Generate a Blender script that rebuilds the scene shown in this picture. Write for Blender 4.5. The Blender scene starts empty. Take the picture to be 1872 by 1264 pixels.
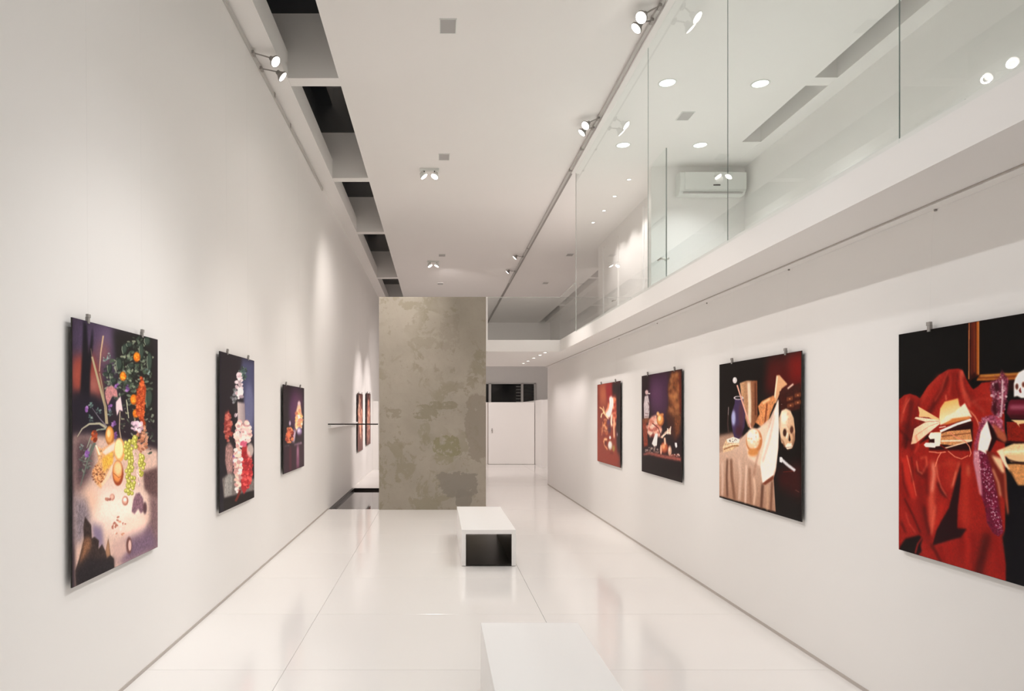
import bpy, bmesh, math, random
import numpy as np
from mathutils import Vector, Matrix

F = 1250.0            # focal length in pixels of the 1872 px wide frame
EYE = 1.6
VPX, VPY = 800.0, 755.0

# ------------------------------------------------------------------ camera, world, exposure
sc = bpy.context.scene
cd = bpy.data.cameras.new('camera')
cam = bpy.data.objects.new('camera', cd)
sc.collection.objects.link(cam)
sc.camera = cam
cam.location = (0, 0, EYE)
cam.rotation_euler = (math.pi / 2, 0, 0)
cd.sensor_width = 36.0
cd.lens = F / 1872.0 * 36.0
cd.shift_x = (936 - VPX) / 1872.0
cd.shift_y = (VPY - 632) / 1872.0
cd.clip_start = 0.02
sc.view_settings.view_transform = 'Standard'
sc.view_settings.look = 'None'
sc.view_settings.gamma = 1.0
sc.view_settings.exposure = 0.12
sc.view_settings.use_curve_mapping = False
sc.cycles.max_bounces = 12
sc.cycles.diffuse_bounces = 8
sc.cycles.glossy_bounces = 5
sc.cycles.transparent_max_bounces = 12
sc.cycles.sample_clamp_indirect = 6.0

w = bpy.data.worlds.new('night')
sc.world = w
w.use_nodes = True
w.node_tree.nodes['Background'].inputs[0].default_value = (0.10, 0.14, 0.2, 1)
w.node_tree.nodes['Background'].inputs[1].default_value = 0.004

WARM = (1.0, 0.92, 0.87)
PINK = (1.0, 0.90, 0.87)
COOL = (0.955, 0.975, 0.975)
NEAR = (0.965, 0.97, 0.99)    # cooler tint for the unseen lamps added outside the frame


def spot(loc, target, power, size=50, blend=0.8, color=WARM, radius=0.05, name='lamp_light'):
    ld = bpy.data.lights.new(name, 'SPOT')
    ld.energy = power
    ld.spot_size = math.radians(size)
    ld.spot_blend = blend
    ld.color = color
    ld.shadow_soft_size = radius
    o = bpy.data.objects.new(name, ld)
    sc.collection.objects.link(o)
    o.location = loc
    d = Vector(target) - Vector(loc)
    o.rotation_euler = d.to_track_quat('-Z', 'Y').to_euler()
    return o


# power scales
K_ART, K_UP, K_FILL = 0.25, 1.0, 0.35


# ------------------------------------------------------------------ helpers
C = sc.collection
rnd = random.Random(7)


def tag(o, label=None, cat=None, group=None, kind=None):
    if label:
        o['label'] = label
    if cat:
        o['category'] = cat
    if group:
        o['group'] = group
    if kind:
        o['kind'] = kind
    return o


def empty(name, loc=(0, 0, 0), label=None, cat=None, group=None, rz=0.0):
    o = bpy.data.objects.new(name, None)
    o.empty_display_size = 0.1
    C.objects.link(o)
    o.location = loc
    o.rotation_euler = (0, 0, rz)
    return tag(o, label, cat, group)


def link(name, bm, mat, parent=None, smooth=False):
    me = bpy.data.meshes.new(name)
    bmesh.ops.recalc_face_normals(bm, faces=bm.faces[:])
    bm.to_mesh(me)
    bm.free()
    if smooth:
        for p in me.polygons:
            p.use_smooth = True
    if mat:
        me.materials.append(mat)
    o = bpy.data.objects.new(name, me)
    C.objects.link(o)
    if parent:
        o.parent = parent
    return o


def bx(bm, x0, x1, y0, y1, z0, z1, bevel=0.0, seg=2):
    r = bmesh.ops.create_cube(bm, size=1.0)
    vs = r['verts']
    for v in vs:
        v.co = Vector(((x0 + x1) / 2 + v.co.x * (x1 - x0), (y0 + y1) / 2 + v.co.y * (y1 - y0),
                       (z0 + z1) / 2 + v.co.z * (z1 - z0)))
    if bevel > 0:
        es = list({e for v in vs for e in v.link_edges})
        bmesh.ops.bevel(bm, geom=es, offset=bevel, segments=seg, affect='EDGES', profile=0.5)
    return bm


def box(name, x0, x1, y0, y1, z0, z1, mat, parent=None, bevel=0.0, kind=None):
    bm = bmesh.new()
    bx(bm, x0, x1, y0, y1, z0, z1, bevel)
    o = link(name, bm, mat, parent)
    if kind:
        o['kind'] = kind
    return o


def tube(bm, a, b, r, r2=None, n=16, cap=True):
    a, b = Vector(a), Vector(b)
    d = b - a
    q = d.to_track_quat('Z', 'Y').to_matrix().to_4x4()
    M = Matrix.Translation((a + b) / 2) @ q
    bmesh.ops.create_cone(bm, cap_ends=cap, segments=n, radius1=r, radius2=r if r2 is None else r2,
                          depth=d.length, matrix=M)


def lathe(bm, prof, M, n=24):
    rings = []
    for (r, z) in prof:
        rings.append([bm.verts.new(M @ Vector((r * math.cos(2 * math.pi * k / n), r * math.sin(2 * math.pi * k / n), z)))
                      for k in range(n)])
    for a, b in zip(rings[:-1], rings[1:]):
        for k in range(n):
            bm.faces.new((a[k], a[(k + 1) % n], b[(k + 1) % n], b[k]))
    return rings


def aim(loc, d):
    return Matrix.Translation(Vector(loc)) @ Vector(d).to_track_quat('-Z', 'Y').to_matrix().to_4x4()


# ------------------------------------------------------------------ materials
def mat(name, col=(0.8, 0.8, 0.8), rough=0.6, metal=0.0, spec=0.5, coat=0.0):
    m = bpy.data.materials.new(name)
    m.use_nodes = True
    b = m.node_tree.nodes['Principled BSDF']
    b.inputs['Base Color'].default_value = (*col, 1)
    b.inputs['Roughness'].default_value = rough
    b.inputs['Metallic'].default_value = metal
    b.inputs['Specular IOR Level'].default_value = spec
    b.inputs['Coat Weight'].default_value = coat
    return m


def paint(name, col, rough=0.55, var=0.02, bump=0.02, scale=3.0):
    m = mat(name, col, rough, spec=0.3)
    nt = m.node_tree
    b = nt.nodes['Principled BSDF']
    tc = nt.nodes.new('ShaderNodeTexCoord')
    n1 = nt.nodes.new('ShaderNodeTexNoise')
    n1.inputs['Scale'].default_value = scale * 0.25
    n1.inputs['Detail'].default_value = 4
    mr = nt.nodes.new('ShaderNodeMapRange')
    mr.inputs['To Min'].default_value = 1 - var
    mr.inputs['To Max'].default_value = 1 + var
    mx = nt.nodes.new('ShaderNodeVectorMath')
    mx.operation = 'SCALE'
    mx.inputs[0].default_value = col
    n2 = nt.nodes.new('ShaderNodeTexNoise')
    n2.inputs['Scale'].default_value = 60
    n2.inputs['Detail'].default_value = 3
    bp = nt.nodes.new('ShaderNodeBump')
    bp.inputs['Strength'].default_value = bump
    bp.inputs['Distance'].default_value = 0.01
    L = nt.links.new
    L(tc.outputs['Object'], n1.inputs['Vector'])
    L(tc.outputs['Object'], n2.inputs['Vector'])
    L(n1.outputs['Fac'], mr.inputs['Value'])
    L(mr.outputs[0], mx.inputs['Scale'])
    L(mx.outputs[0], b.inputs['Base Color'])
    L(n2.outputs['Fac'], bp.inputs['Height'])
    L(bp.outputs[0], b.inputs['Normal'])
    return m


M_wall = paint('wall_paint', (0.85, 0.835, 0.815), 0.5)
M_ceil = paint('ceiling_paint', (0.85, 0.835, 0.815), 0.6)
M_white = paint('white_plaster', (0.85, 0.835, 0.815), 0.5)
M_floor = paint('polished_floor_slab', (0.87, 0.85, 0.83), 0.13, var=0.012, bump=0.004, scale=2.0)
M_floor.node_tree.nodes['Principled BSDF'].inputs['Specular IOR Level'].default_value = 0.55
M_joint = mat('joint_filler', (0.30, 0.27, 0.24), 0.8)
M_bench = paint('bench_lacquer', (0.90, 0.895, 0.885), 0.3, var=0.005, bump=0.0)
M_black = mat('black_lacquer', (0.011, 0.007, 0.005), 0.35)
M_darkmetal = mat('dark_metal', (0.03, 0.027, 0.025), 0.4, 0.6)
M_metal = mat('brushed_metal', (0.55, 0.53, 0.50), 0.3, 0.9)
M_greymetal = mat('grey_metal', (0.33, 0.31, 0.29), 0.5, 0.2)
M_rail = mat('aluminium_rail', (0.56, 0.55, 0.53), 0.45, 0.3)
M_skirt = mat('skirting_shade_grey', (0.50, 0.455, 0.42), 0.6)  # grey holding the shade of the wall-foot recess and the rail gap
M_cover = mat('grey_cover_plate', (0.42, 0.41, 0.40), 0.6)
M_plastic = mat('white_plastic', (0.74, 0.76, 0.73), 0.35)
M_water = mat('dark_water', (0.030, 0.022, 0.020), 0.02, spec=0.8)
M_nylon = mat('nylon_line', (0.75, 0.74, 0.72), 0.4)
M_night = mat('dark_pane', (0.004, 0.005, 0.006), 0.1)


def emis(name, col, s):
    m = bpy.data.materials.new(name)
    m.use_nodes = True
    nt = m.node_tree
    nt.nodes.clear()
    e = nt.nodes.new('ShaderNodeEmission')
    e.inputs[0].default_value = (*col, 1)
    e.inputs[1].default_value = s
    o = nt.nodes.new('ShaderNodeOutputMaterial')
    nt.links.new(e.outputs[0], o.inputs[0])
    return m


M_lens = emis('lit_lens', (1.0, 0.95, 0.88), 9.0)
M_down = emis('lit_downlight', (0.97, 1.0, 0.95), 3.2)


def glassmat(name, tint, refl=1.0, ior=1.5):
    m = bpy.data.materials.new(name)
    m.use_nodes = True
    nt = m.node_tree
    nt.nodes.clear()
    t = nt.nodes.new('ShaderNodeBsdfTransparent')
    t.inputs[0].default_value = (*tint, 1)
    g = nt.nodes.new('ShaderNodeBsdfGlossy')
    g.inputs['Roughness'].default_value = 0.0
    g.inputs[0].default_value = (refl, refl, refl, 1)
    fr = nt.nodes.new('ShaderNodeFresnel')
    fr.inputs['IOR'].default_value = ior
    mx = nt.nodes.new('ShaderNodeMixShader')
    o = nt.nodes.new('ShaderNodeOutputMaterial')
    ge = nt.nodes.new('ShaderNodeNewGeometry')
    k = nt.nodes.new('ShaderNodeMath')
    k.operation = 'SUBTRACT'
    k.inputs[0].default_value = 1.0
    nt.links.new(ge.outputs['Backfacing'], k.inputs[1])
    mu = nt.nodes.new('ShaderNodeMath')
    mu.operation = 'MULTIPLY'
    nt.links.new(fr.outputs[0], mu.inputs[0])
    nt.links.new(k.outputs[0], mu.inputs[1])
    nt.links.new(mu.outputs[0], mx.inputs[0])
    nt.links.new(t.outputs[0], mx.inputs[1])
    nt.links.new(g.outputs[0], mx.inputs[2])
    nt.links.new(mx.outputs[0], o.inputs[0])
    return m


M_glass = glassmat('clear_glass', (0.962, 0.982, 0.975))
M_glass_edge = mat('glass_edge', (0.20, 0.25, 0.23), 0.2)
M_edge_pale = mat('pale_glass_edge', (0.50, 0.50, 0.47), 0.2)


def concrete():
    m = mat('bare_concrete_render', (0.3, 0.28, 0.24), 0.75, spec=0.25)
    nt = m.node_tree
    L = nt.links.new
    b = nt.nodes['Principled BSDF']
    tc = nt.nodes.new('ShaderNodeTexCoord')

    def noise(scale, detail, rough=0.6, dist=0.0, stretch=(1, 1, 1)):
        mp = nt.nodes.new('ShaderNodeMapping')
        mp.inputs['Scale'].default_value = stretch
        n = nt.nodes.new('ShaderNodeTexNoise')
        n.inputs['Scale'].default_value = scale
        n.inputs['Detail'].default_value = detail
        n.inputs['Roughness'].default_value = rough
        n.inputs['Distortion'].default_value = dist
        L(tc.outputs['Object'], mp.inputs[0])
        L(mp.outputs[0], n.inputs['Vector'])
        return n.outputs['Fac']

    def ramp(src, a, bb):
        r = nt.nodes.new('ShaderNodeMapRange')
        r.inputs['From Min'].default_value = a
        r.inputs['From Max'].default_value = bb
        L(src, r.inputs['Value'])
        return r.outputs[0]

    def math_(op, a, bb):
        n = nt.nodes.new('ShaderNodeMath')
        n.operation = op
        for i, s in enumerate((a, bb)):
            if isinstance(s, (int, float)):
                n.inputs[i].default_value = s
            else:
                L(s, n.inputs[i])
        n.use_clamp = op in ('MULTIPLY', 'MAXIMUM')
        return n.outputs[0]

    def mix(fac, c0, c1):
        n = nt.nodes.new('ShaderNodeMix')
        n.data_type = 'RGBA'
        L(fac, n.inputs['Factor'])
        for sock, c in ((n.inputs[6], c0), (n.inputs[7], c1)):
            if isinstance(c, tuple):
                sock.default_value = (*c, 1)
            else:
                L(c, sock)
        return n.outputs[2]

    base = mix(ramp(noise(1.3, 6), 0.3, 0.7), (0.335, 0.302, 0.25), (0.415, 0.375, 0.318))
    # trowel patches with crisp ragged edges (flaked skim coat)
    f1 = ramp(noise(2.8, 9, 0.66, 0.5, (1.0, 1, 0.8)), 0.535, 0.56)
    f2 = ramp(noise(1.1, 3, 0.5, 0.2), 0.46, 0.58)
    patch = math_('MULTIPLY', math_('MULTIPLY', f1, f2), 0.6)
    c = mix(patch, base, (0.27, 0.243, 0.175))
    f3 = ramp(noise(6.0, 10, 0.72, 0.3), 0.59, 0.61)
    c = mix(math_('MULTIPLY', f3, 0.45), c, (0.26, 0.235, 0.17))
    # large grey repairs, warped rounded shapes
    sep = nt.nodes.new('ShaderNodeSeparateXYZ')
    L(tc.outputs['Object'], sep.inputs[0])
    wob = math_('MULTIPLY', math_('SUBTRACT', noise(3.2, 7, 0.6), 0.5), 1.0)

    def sub(a, bb):
        n = nt.nodes.new('ShaderNodeMath')
        n.operation = 'SUBTRACT'
        L(a, n.inputs[0])
        n.inputs[1].default_value = bb
        return n.outputs[0]

    nz = noise(4.2, 10, 0.70, 0.2)
    brk = ramp(noise(7.0, 8, 0.7, 0.2), 0.42, 0.47)

    def blob(cx, cz, rx, rz, warp=6.0):
        ax = nt.nodes.new('ShaderNodeMath'); ax.operation = 'DIVIDE'
        L(sub(sep.outputs[0], cx), ax.inputs[0]); ax.inputs[1].default_value = rx
        az = nt.nodes.new('ShaderNodeMath'); az.operation = 'DIVIDE'
        L(sub(sep.outputs[2], cz), az.inputs[0]); az.inputs[1].default_value = rz
        px = nt.nodes.new('ShaderNodeMath'); px.operation = 'POWER'
        aa = nt.nodes.new('ShaderNodeMath'); aa.operation = 'ABSOLUTE'; L(ax.outputs[0], aa.inputs[0])
        L(aa.outputs[0], px.inputs[0]); px.inputs[1].default_value = 3
        pz = nt.nodes.new('ShaderNodeMath'); pz.operation = 'POWER'
        ab = nt.nodes.new('ShaderNodeMath'); ab.operation = 'ABSOLUTE'; L(az.outputs[0], ab.inputs[0])
        L(ab.outputs[0], pz.inputs[0]); pz.inputs[1].default_value = 3
        s = nt.nodes.new('ShaderNodeMath'); s.operation = 'ADD'
        L(px.outputs[0], s.inputs[0]); L(pz.outputs[0], s.inputs[1])
        wn = nt.nodes.new('ShaderNodeMath'); wn.operation = 'MULTIPLY_ADD'
        L(nz, wn.inputs[0]); wn.inputs[1].default_value = warp; L(s.outputs[0], wn.inputs[2])
        return ramp(wn.outputs[0], 1.0 + warp * 0.5 + 0.03, 1.0 + warp * 0.5 - 0.06)

    # wall: x from -0.965 to 0.80 ; px -> x = (px-800)*.009 ; z = 1.6-(py-755)*.009
    for (cx, cz, rx, rz, k, col) in (
            (0.33, 0.42, 0.33, 0.20, 0.85, (0.185, 0.168, 0.145)),
            (0.44, 0.17, 0.13, 0.17, 0.8, (0.185, 0.168, 0.145)),
            (0.66, 1.35, 0.19, 0.52, 0.75, (0.205, 0.180, 0.148)),
            (-0.20, 1.60, 0.20, 0.13, 0.7, (0.185, 0.168, 0.12)),
            (0.08, 1.72, 0.22, 0.07, 0.7, (0.185, 0.168, 0.12)),
            (0.16, 1.05, 0.22, 0.15, 0.7, (0.175, 0.165, 0.09)),
            (0.10, 0.85, 0.16, 0.10, 0.6, (0.20, 0.185, 0.12)),
            (-0.72, 1.58, 0.12, 0.08, 0.6, (0.195, 0.175, 0.13)),
            (0.20, 2.95, 0.16, 0.3, 0.35, (0.215, 0.19, 0.155)),
            (-0.2, 2.75, 0.25, 0.10, 0.45, (0.22, 0.198, 0.15)),
            (-0.22, 1.25, 0.10, 0.25, 0.5, (0.20, 0.185, 0.13))):
        bl = blob(cx, cz, rx, rz)
        if k < 0.74:
            bl = math_('MULTIPLY', bl, brk)
        c = mix(math_('MULTIPLY', bl, k), c, tuple(v * 1.32 for v in col))
    # fine mottling
    c = mix(math_('MULTIPLY', ramp(noise(22, 8, 0.7, 0, (1, 1, 0.6)), 0.55, 0.75), 0.35), c, (0.27, 0.24, 0.185))
    L(c, b.inputs['Base Color'])
    bp = nt.nodes.new('ShaderNodeBump')
    bp.inputs['Strength'].default_value = 0.3
    bp.inputs['Distance'].default_value = 0.01
    L(noise(9, 10, 0.7), bp.inputs['Height'])
    L(bp.outputs[0], b.inputs['Normal'])
    return m


M_conc = concrete()

# ------------------------------------------------------------------ structure
XL, XR = -1.813, 2.448         # lower side walls
YB, YF = -2.6, 26.9            # behind the camera, far wall
ZC = 5.15                      # ceiling
ZT = 5.83                      # top of the skylight strips
XU = 4.43                      # upper right wall
XG = 2.02                      # glass line
ZM0, ZM1 = 2.61, 2.80          # mezzanine slab
YM = 11.27                     # front of the bridge, concrete wall
S = 'structure'

box('wall_left', XL - 0.2, XL, YB, YF, -0.4, ZT, M_wall, kind=S)
box('wall_back', XL - 0.2, XU + 0.2, YB - 0.2, YB, -0.1, ZT, M_wall, kind=S)
box('wall_far', XL - 0.2, XU + 0.2, YF, YF + 0.2, -0.1, ZT, M_wall, kind=S)
box('wall_right', XR, XR + 0.2, YB, 15.2, -0.1, ZM0, M_wall, kind=S)
box('wall_right_upper', XU, XU + 0.2, YB, YF, -0.1, ZT, M_wall, kind=S)
box('wall_right_return', XR + 0.2, XU, 15.05, 15.2, -0.1, ZM0, M_wall, kind=S)

# ceiling slab, the recessed cross beams and the two edge strips
ceiling = box('ceiling', -1.05, 3.99, YB, YF, ZC, ZT + 0.05, M_ceil, kind=S)
box('ceiling_edge_strip', XL, -1.585, YB, YF, 5.13, 5.42, M_ceil, kind=S)
box('ceiling_edge_strip', 4.235, XU, YB, YF, ZC, 5.42, M_ceil, kind=S)
box('ceiling_recess_cover', 3.99, XU + 0.2, YB, YF, ZT, ZT + 0.06, M_ceil, kind=S)
bars = [(-2.1, -1.93), (1.0, 1.17), (4.12, 4.29), (7.24, 7.42), (10.32, 10.49), (13.40, 13.57), (17.9, 18.1), (22.5, 22.7)]
for (a, b) in bars:
    box('ceiling_beam', XL, -1.05, a, b, ZC - 0.005, ZT, M_ceil, kind=S)
    box('ceiling_beam', 3.99, 4.235, a, b, ZC + 0.002, ZT, M_ceil, kind=S)
    box('ceiling_beam', 4.235, XU, a, b, 5.42, ZT, M_ceil, kind=S)
ys = [YB] + [v for p in bars for v in p] + [YF]
for i in range(0, len(ys), 2):
    wdw = box('window_%d' % (i // 2 + 1), XL, -1.05, ys[i], ys[i + 1], ZT, ZT + 0.02, M_glass, kind=S)

box('ceiling_beam', 3.99, 4.235, 8.96, 9.86, ZC + 0.002, ZT, M_ceil, kind=S)
# lip of the ceiling that holds the tall glass
lip = box('trim_1', 1.95, 2.01, YB, 9.98, 5.09, ZC, M_white, kind=S)
box('trim_2', 1.93, 1.985, 9.98, YF, 5.12, ZC, M_greymetal, kind=S)

# mezzanine slab
bm = bmesh.new()
pts = [(XG, YB), (XU, YB), (XU, 14.9), (0.80, 14.9), (0.80, YM), (XG, YM)]
lo = [bm.verts.new((x, y, ZM0)) for x, y in pts]
hi = [bm.verts.new((x, y, ZM1)) for x, y in pts]
bm.faces.new(lo)
bm.faces.new(hi)
for i in range(6):
    j = (i + 1) % 6
    bm.faces.new((lo[i], lo[j], hi[j], hi[i]))
slab = link('mezzanine_slab', bm, M_white)
slab['kind'] = S
box('trim_3', XG + 0.03, XG + 0.09, 2.66, 9.0, ZM1, ZM1 + 0.022, M_white, kind=S)

# concrete wall
conc = box('wall_concrete', -0.965, 0.797, YM, YM + 0.25, -0.1, 3.51, M_conc, kind=S)
box('trim_4', 0.797, 0.825, YM - 0.01, YM + 0.02, ZM0, 3.51, M_white, kind=S)

# upper room partition with the air conditioner, corridor wall
box('wall_partition', 3.08, XU, 9.86, 10.03, ZM1, ZC, M_wall, kind=S)
box('wall_partition_header', 3.99, XU, 9.86, 10.03, ZC, ZT, M_wall, kind=S)
box('wall_corridor', 3.43, 3.58, 10.03, 14.6, ZM1, ZC, M_wall, kind=S)
# corridor doors, flush white
for n, (a, b) in enumerate([(10.06, 11.25), (12.95, 14.0)]):
    d = box('door_%d' % (n + 2), 3.405, 3.43, a, b, ZM1, 4.95, M_white, kind=S)
    box('door_frame', 3.39, 3.43, b, b + 0.07, ZM1, 5.0, M_bench, d)
    bm = bmesh.new()
    tube(bm, (3.405, a + 0.1, 3.75), (3.36, a + 0.1, 3.75), 0.012)
    tube(bm, (3.36, a + 0.1, 3.75), (3.36, a + 0.22, 3.75), 0.01)
    link('door_handle', bm, M_metal, d)

# lower far end: the white box with a tall flush door, window strip above
YD = 21.2
box('wall_far_box', XL, 3.0, YD, YF, -0.02, 1.925, M_wall, kind=S)
box('wall_far_jog', 3.02, 3.25, 19.9, YF, -0.02, 1.98, M_wall, kind=S)
box('wall_far_side', XL, XL + 0.14, 19.2, YD, -0.02, 1.925, M_wall, kind=S)
door = box('door_1', 1.57, 3.0, YD - 0.035, YD, 0.01, 1.90, M_wall, kind=S)
bm = bmesh.new()
tube(bm, (1.68, YD - 0.035, 1.05), (1.68, YD - 0.08, 1.05), 0.02)
tube(bm, (1.68, YD - 0.08, 1.12), (1.68, YD - 0.08, 0.98), 0.012)
link('door_handle', bm, M_greymetal, door)
box('door_jamb', 1.535, 1.56, YD - 0.04, YD, 0.0, 1.925, M_skirt, door)
win = box('window_20', 1.55, 3.80, YF - 0.02, YF, 1.9, 2.73, M_night, kind=S)
for (a, b) in ((2.00, 2.10), (3.27, 3.36), (1.5, 1.58), (3.78, 3.86)):
    box('window_frame', a, b, YF - 0.09, YF - 0.02, 1.9, 2.76, M_rail, win)
box('window_frame', 1.5, 3.86, YF - 0.09, YF - 0.02, 2.73, 2.78, M_rail, win)
for k in range(6):
    box('louvre_slat', 3.08, 3.27, YF - 0.06, YF - 0.03, 2.02 + 0.12 * k, 2.035 + 0.12 * k, M_cover, win)
    box('louvre_slat', 3.36, 3.78, YF - 0.06, YF - 0.03, 2.02 + 0.12 * k, 2.035 + 0.12 * k, M_darkmetal, win)

# ------------------------------------------------------------------ floor of large slabs
floor = box('floor', XL, XU, YB, YF, -0.2, -0.1, M_joint, kind=S)
PY0, PY1 = 11.33, 14.5
PX1 = -0.965
box('floor_screed', PX1, XU, YB, YF, -0.1, -0.012, M_joint, floor)
box('floor_screed', XL, PX1, YB, PY0, -0.1, -0.012, M_joint, floor)
box('floor_screed', XL, PX1, PY1, YF, -0.1, -0.012, M_joint, floor)
G = 0.0014
rows = [YB, -1.65, -0.47, 0.71, 1.89, 3.07, 4.25, 5.43, 6.61, 7.79, 8.97, 10.15, PY0, 12.51, 13.69, 14.87, 16.05, 17.23,
        18.41, 19.59, 20.77, 21.4]
cache = {}
for i in range(len(rows) - 1):
    y0, y1 = rows[i], rows[i + 1]
    cols = [(XL, -0.95), (-0.95, 0.83), (0.83, XR if y1 < 15 else 2.61)]
    if y1 > 15:
        cols.append((2.61, XU))
    for (x0, x1) in cols:
        a, b = y0, y1
        if x0 == XL and PY0 - 0.01 <= y0 < PY1:
            if y1 <= PY1:
                continue
            a = PY1
        sx, sy = round(x1 - x0 - 2 * G, 4), round(b - a - 2 * G, 4)
        key = (sx, sy)
        if key not in cache:
            bm = bmesh.new()
            bx(bm, -sx / 2, sx / 2, -sy / 2, sy / 2, -0.012, 0, 0.0008, 1)
            o = link('floor_slab', bm, M_floor, floor)
            cache[key] = o.data
        else:
            o = bpy.data.objects.new('floor_slab', cache[key])
            C.objects.link(o)
            o.parent = floor
        o.location = ((x0 + x1) / 2, (a + b) / 2, 0)

# skirting (grey strip coloured as the shaded recess at each wall foot)
box('baseboard_left', XL, XL + 0.004, YB, PY0, 0, 0.022, M_skirt, kind=S)
box('baseboard_right', XR - 0.004, XR, YB, 15.2, 0, 0.022, M_skirt, kind=S)

# reflecting pool between the left wall and the concrete wall
pool = empty('reflecting_pool', (-1.39, 12.9, 0), 'dark sunken reflecting pool between left wall and concrete wall', 'pool')


def P(o, x, y, z):
    o.location = (-x, -y, -z)


def child_box(name, b, m, parent, bevel=0.0):
    px, py, pz = parent.location
    bm = bmesh.new()
    bx(bm, b[0] - px, b[1] - px, b[2] - py, b[3] - py, b[4] - pz, b[5] - pz, bevel)
    return link(name, bm, m, parent)


child_box('water', (XL + 0.05, PX1, PY0, PY1 - 0.02, -0.09, -0.045), M_water, pool)
child_box('black_edge', (XL, XL + 0.05, PY0, PY1, -0.09, 0.0), M_black, pool)
child_box('black_edge', (XL + 0.05, PX1, PY1 - 0.02, PY1, -0.09, 0.0), M_black, pool)

# thin black-edged glass shelf over the pool
sh = empty('glass_shelf', (-1.39, 11.34, 1.41), 'thin black-edged glass shelf spanning from left wall to concrete wall above the pool', 'shelf')
child_box('front_edge', (XL, -0.985, 11.30, 11.32, 1.40, 1.42), M_black, sh)
child_box('shelf_pane', (XL, -0.985, 11.32, 12.3, 1.402, 1.412), M_glass, sh)
child_box('wall_ledge', (XL, XL + 0.05, 11.32, 15.1, 1.345, 1.395), M_bench, sh)

# ------------------------------------------------------------------ glass balustrade / tall glazing
gl = empty('glass_partition', (XG, 9.98, ZM1), 'tall frameless glass screen standing along the mezzanine edge up to the ceiling', 'glass screen')
gx0, gx1 = XG - 0.004, XG + 0.004
seams = [(-2.55, -0.60), (-0.60, 1.19), (1.19, 2.99), (2.99, 4.76), (4.76, 6.56), (6.56, 9.98)]
for (a, b) in seams:
    child_box('glass_pane', (gx0, gx1, a + 0.001, b - 0.001, ZM1 - 0.02, 5.12), M_glass, gl)
for s in (2.99, 4.76, 6.56):
    child_box('pane_joint', (gx0 + 0.0015, gx1 - 0.0015, s - 0.0009, s + 0.0009, ZM1, 5.10), M_glass_edge, gl)
child_box('pane_joint', (gx0 - 0.001, gx1 + 0.001, 9.978, 9.982, ZM1, 5.10), M_edge_pale, gl)

bal = empty('glass_balustrade', (0.83, YM, ZM1), 'low frameless glass balustrade on the bridge beside the concrete wall', 'balustrade')
child_box('glass_pane', (0.83, XG, YM + 0.03, YM + 0.042, ZM1, 3.51), M_glass, bal)
child_box('glass_pane', (gx0, gx1, 9.99, YM + 0.03, ZM1, 3.51), M_glass, bal)
child_box('top_edge', (0.83, XG, YM + 0.029, YM + 0.043, 3.505, 3.514), M_edge_pale, bal)
child_box('top_edge', (gx0 - .001, gx1 + .001, 9.99, YM + 0.03, 3.505, 3.512), M_edge_pale, bal)

# frameless glass door of the upper room, standing open
gd = empty('glass_door', (3.03, 9.84, ZM1), 'frameless glass door standing open beside the upper room wall', 'door')
child_box('door_pane', (3.024, 3.036, 9.06, 9.84, ZM1 + 0.01, 5.11), M_glass, gd)
child_box('door_edge', (3.023, 3.037, 9.052, 9.06, ZM1 + 0.01, 5.11), M_glass_edge, gd)
bm = bmesh.new()
for s in (-1, 1):
    tube(bm, (0.0, -0.70, 0.86), (0.05 * s, -0.70, 0.86), 0.014)
    tube(bm, (0.05 * s, -0.73, 0.86), (0.05 * s, -0.60, 0.86), 0.012)
link('door_handle', bm, M_metal, gd)

# ------------------------------------------------------------------ picture rails / lamp track
rr = empty('picture_rail', (XR - 0.035, 4, 2.60), 'thin white picture rail in the corner of right wall and mezzanine soffit', 'rail')
child_box('rail_body', (2.378, XR - 0.001, YB + 0.01, 15.1, 2.600, 2.609), M_white, rr)
child_box('gap_shade_strip', (2.370, 2.376, YB + 0.01, 15.1, 2.603, 2.609), M_skirt, rr)  # dark strip painted as the shade of the gap beside the rail
for yy in (3.35, 4.75, 6.2, 7.6, 9.2):
    child_box('bracket', (XR - 0.010, XR - 0.001, yy, yy + 0.01, 2.590, 2.600), M_greymetal, rr)
rl = empty('light_track', (XL + 0.015, 4, 5.09), 'thin pale lighting track along the top of the left wall', 'track')
child_box('track_body', (XL + 0.001, XL + 0.022, YB + 0.01, 10.7, 5.075, 5.115), M_rail, rl)
for yy in (4.9, 5.6, 7.5, 8.3):
    child_box('track_joint', (XL + 0.02, XL + 0.028, yy, yy + 0.04, 5.07, 5.12), M_greymetal, rl)
rt = empty('light_track', (1.93, 8, 5.13), 'long pale lighting track along the ceiling beside the tall glass', 'track')
child_box('track_body', (1.915, 1.948, YB + 0.01, 18.5, 5.115, 5.149), M_rail, rt)
for yy in (5.7, 9.1, 9.9, 14.6):
    child_box('track_joint', (1.908, 1.95, yy, yy + 0.05, 5.11, 5.14), M_greymetal, rt)


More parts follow.
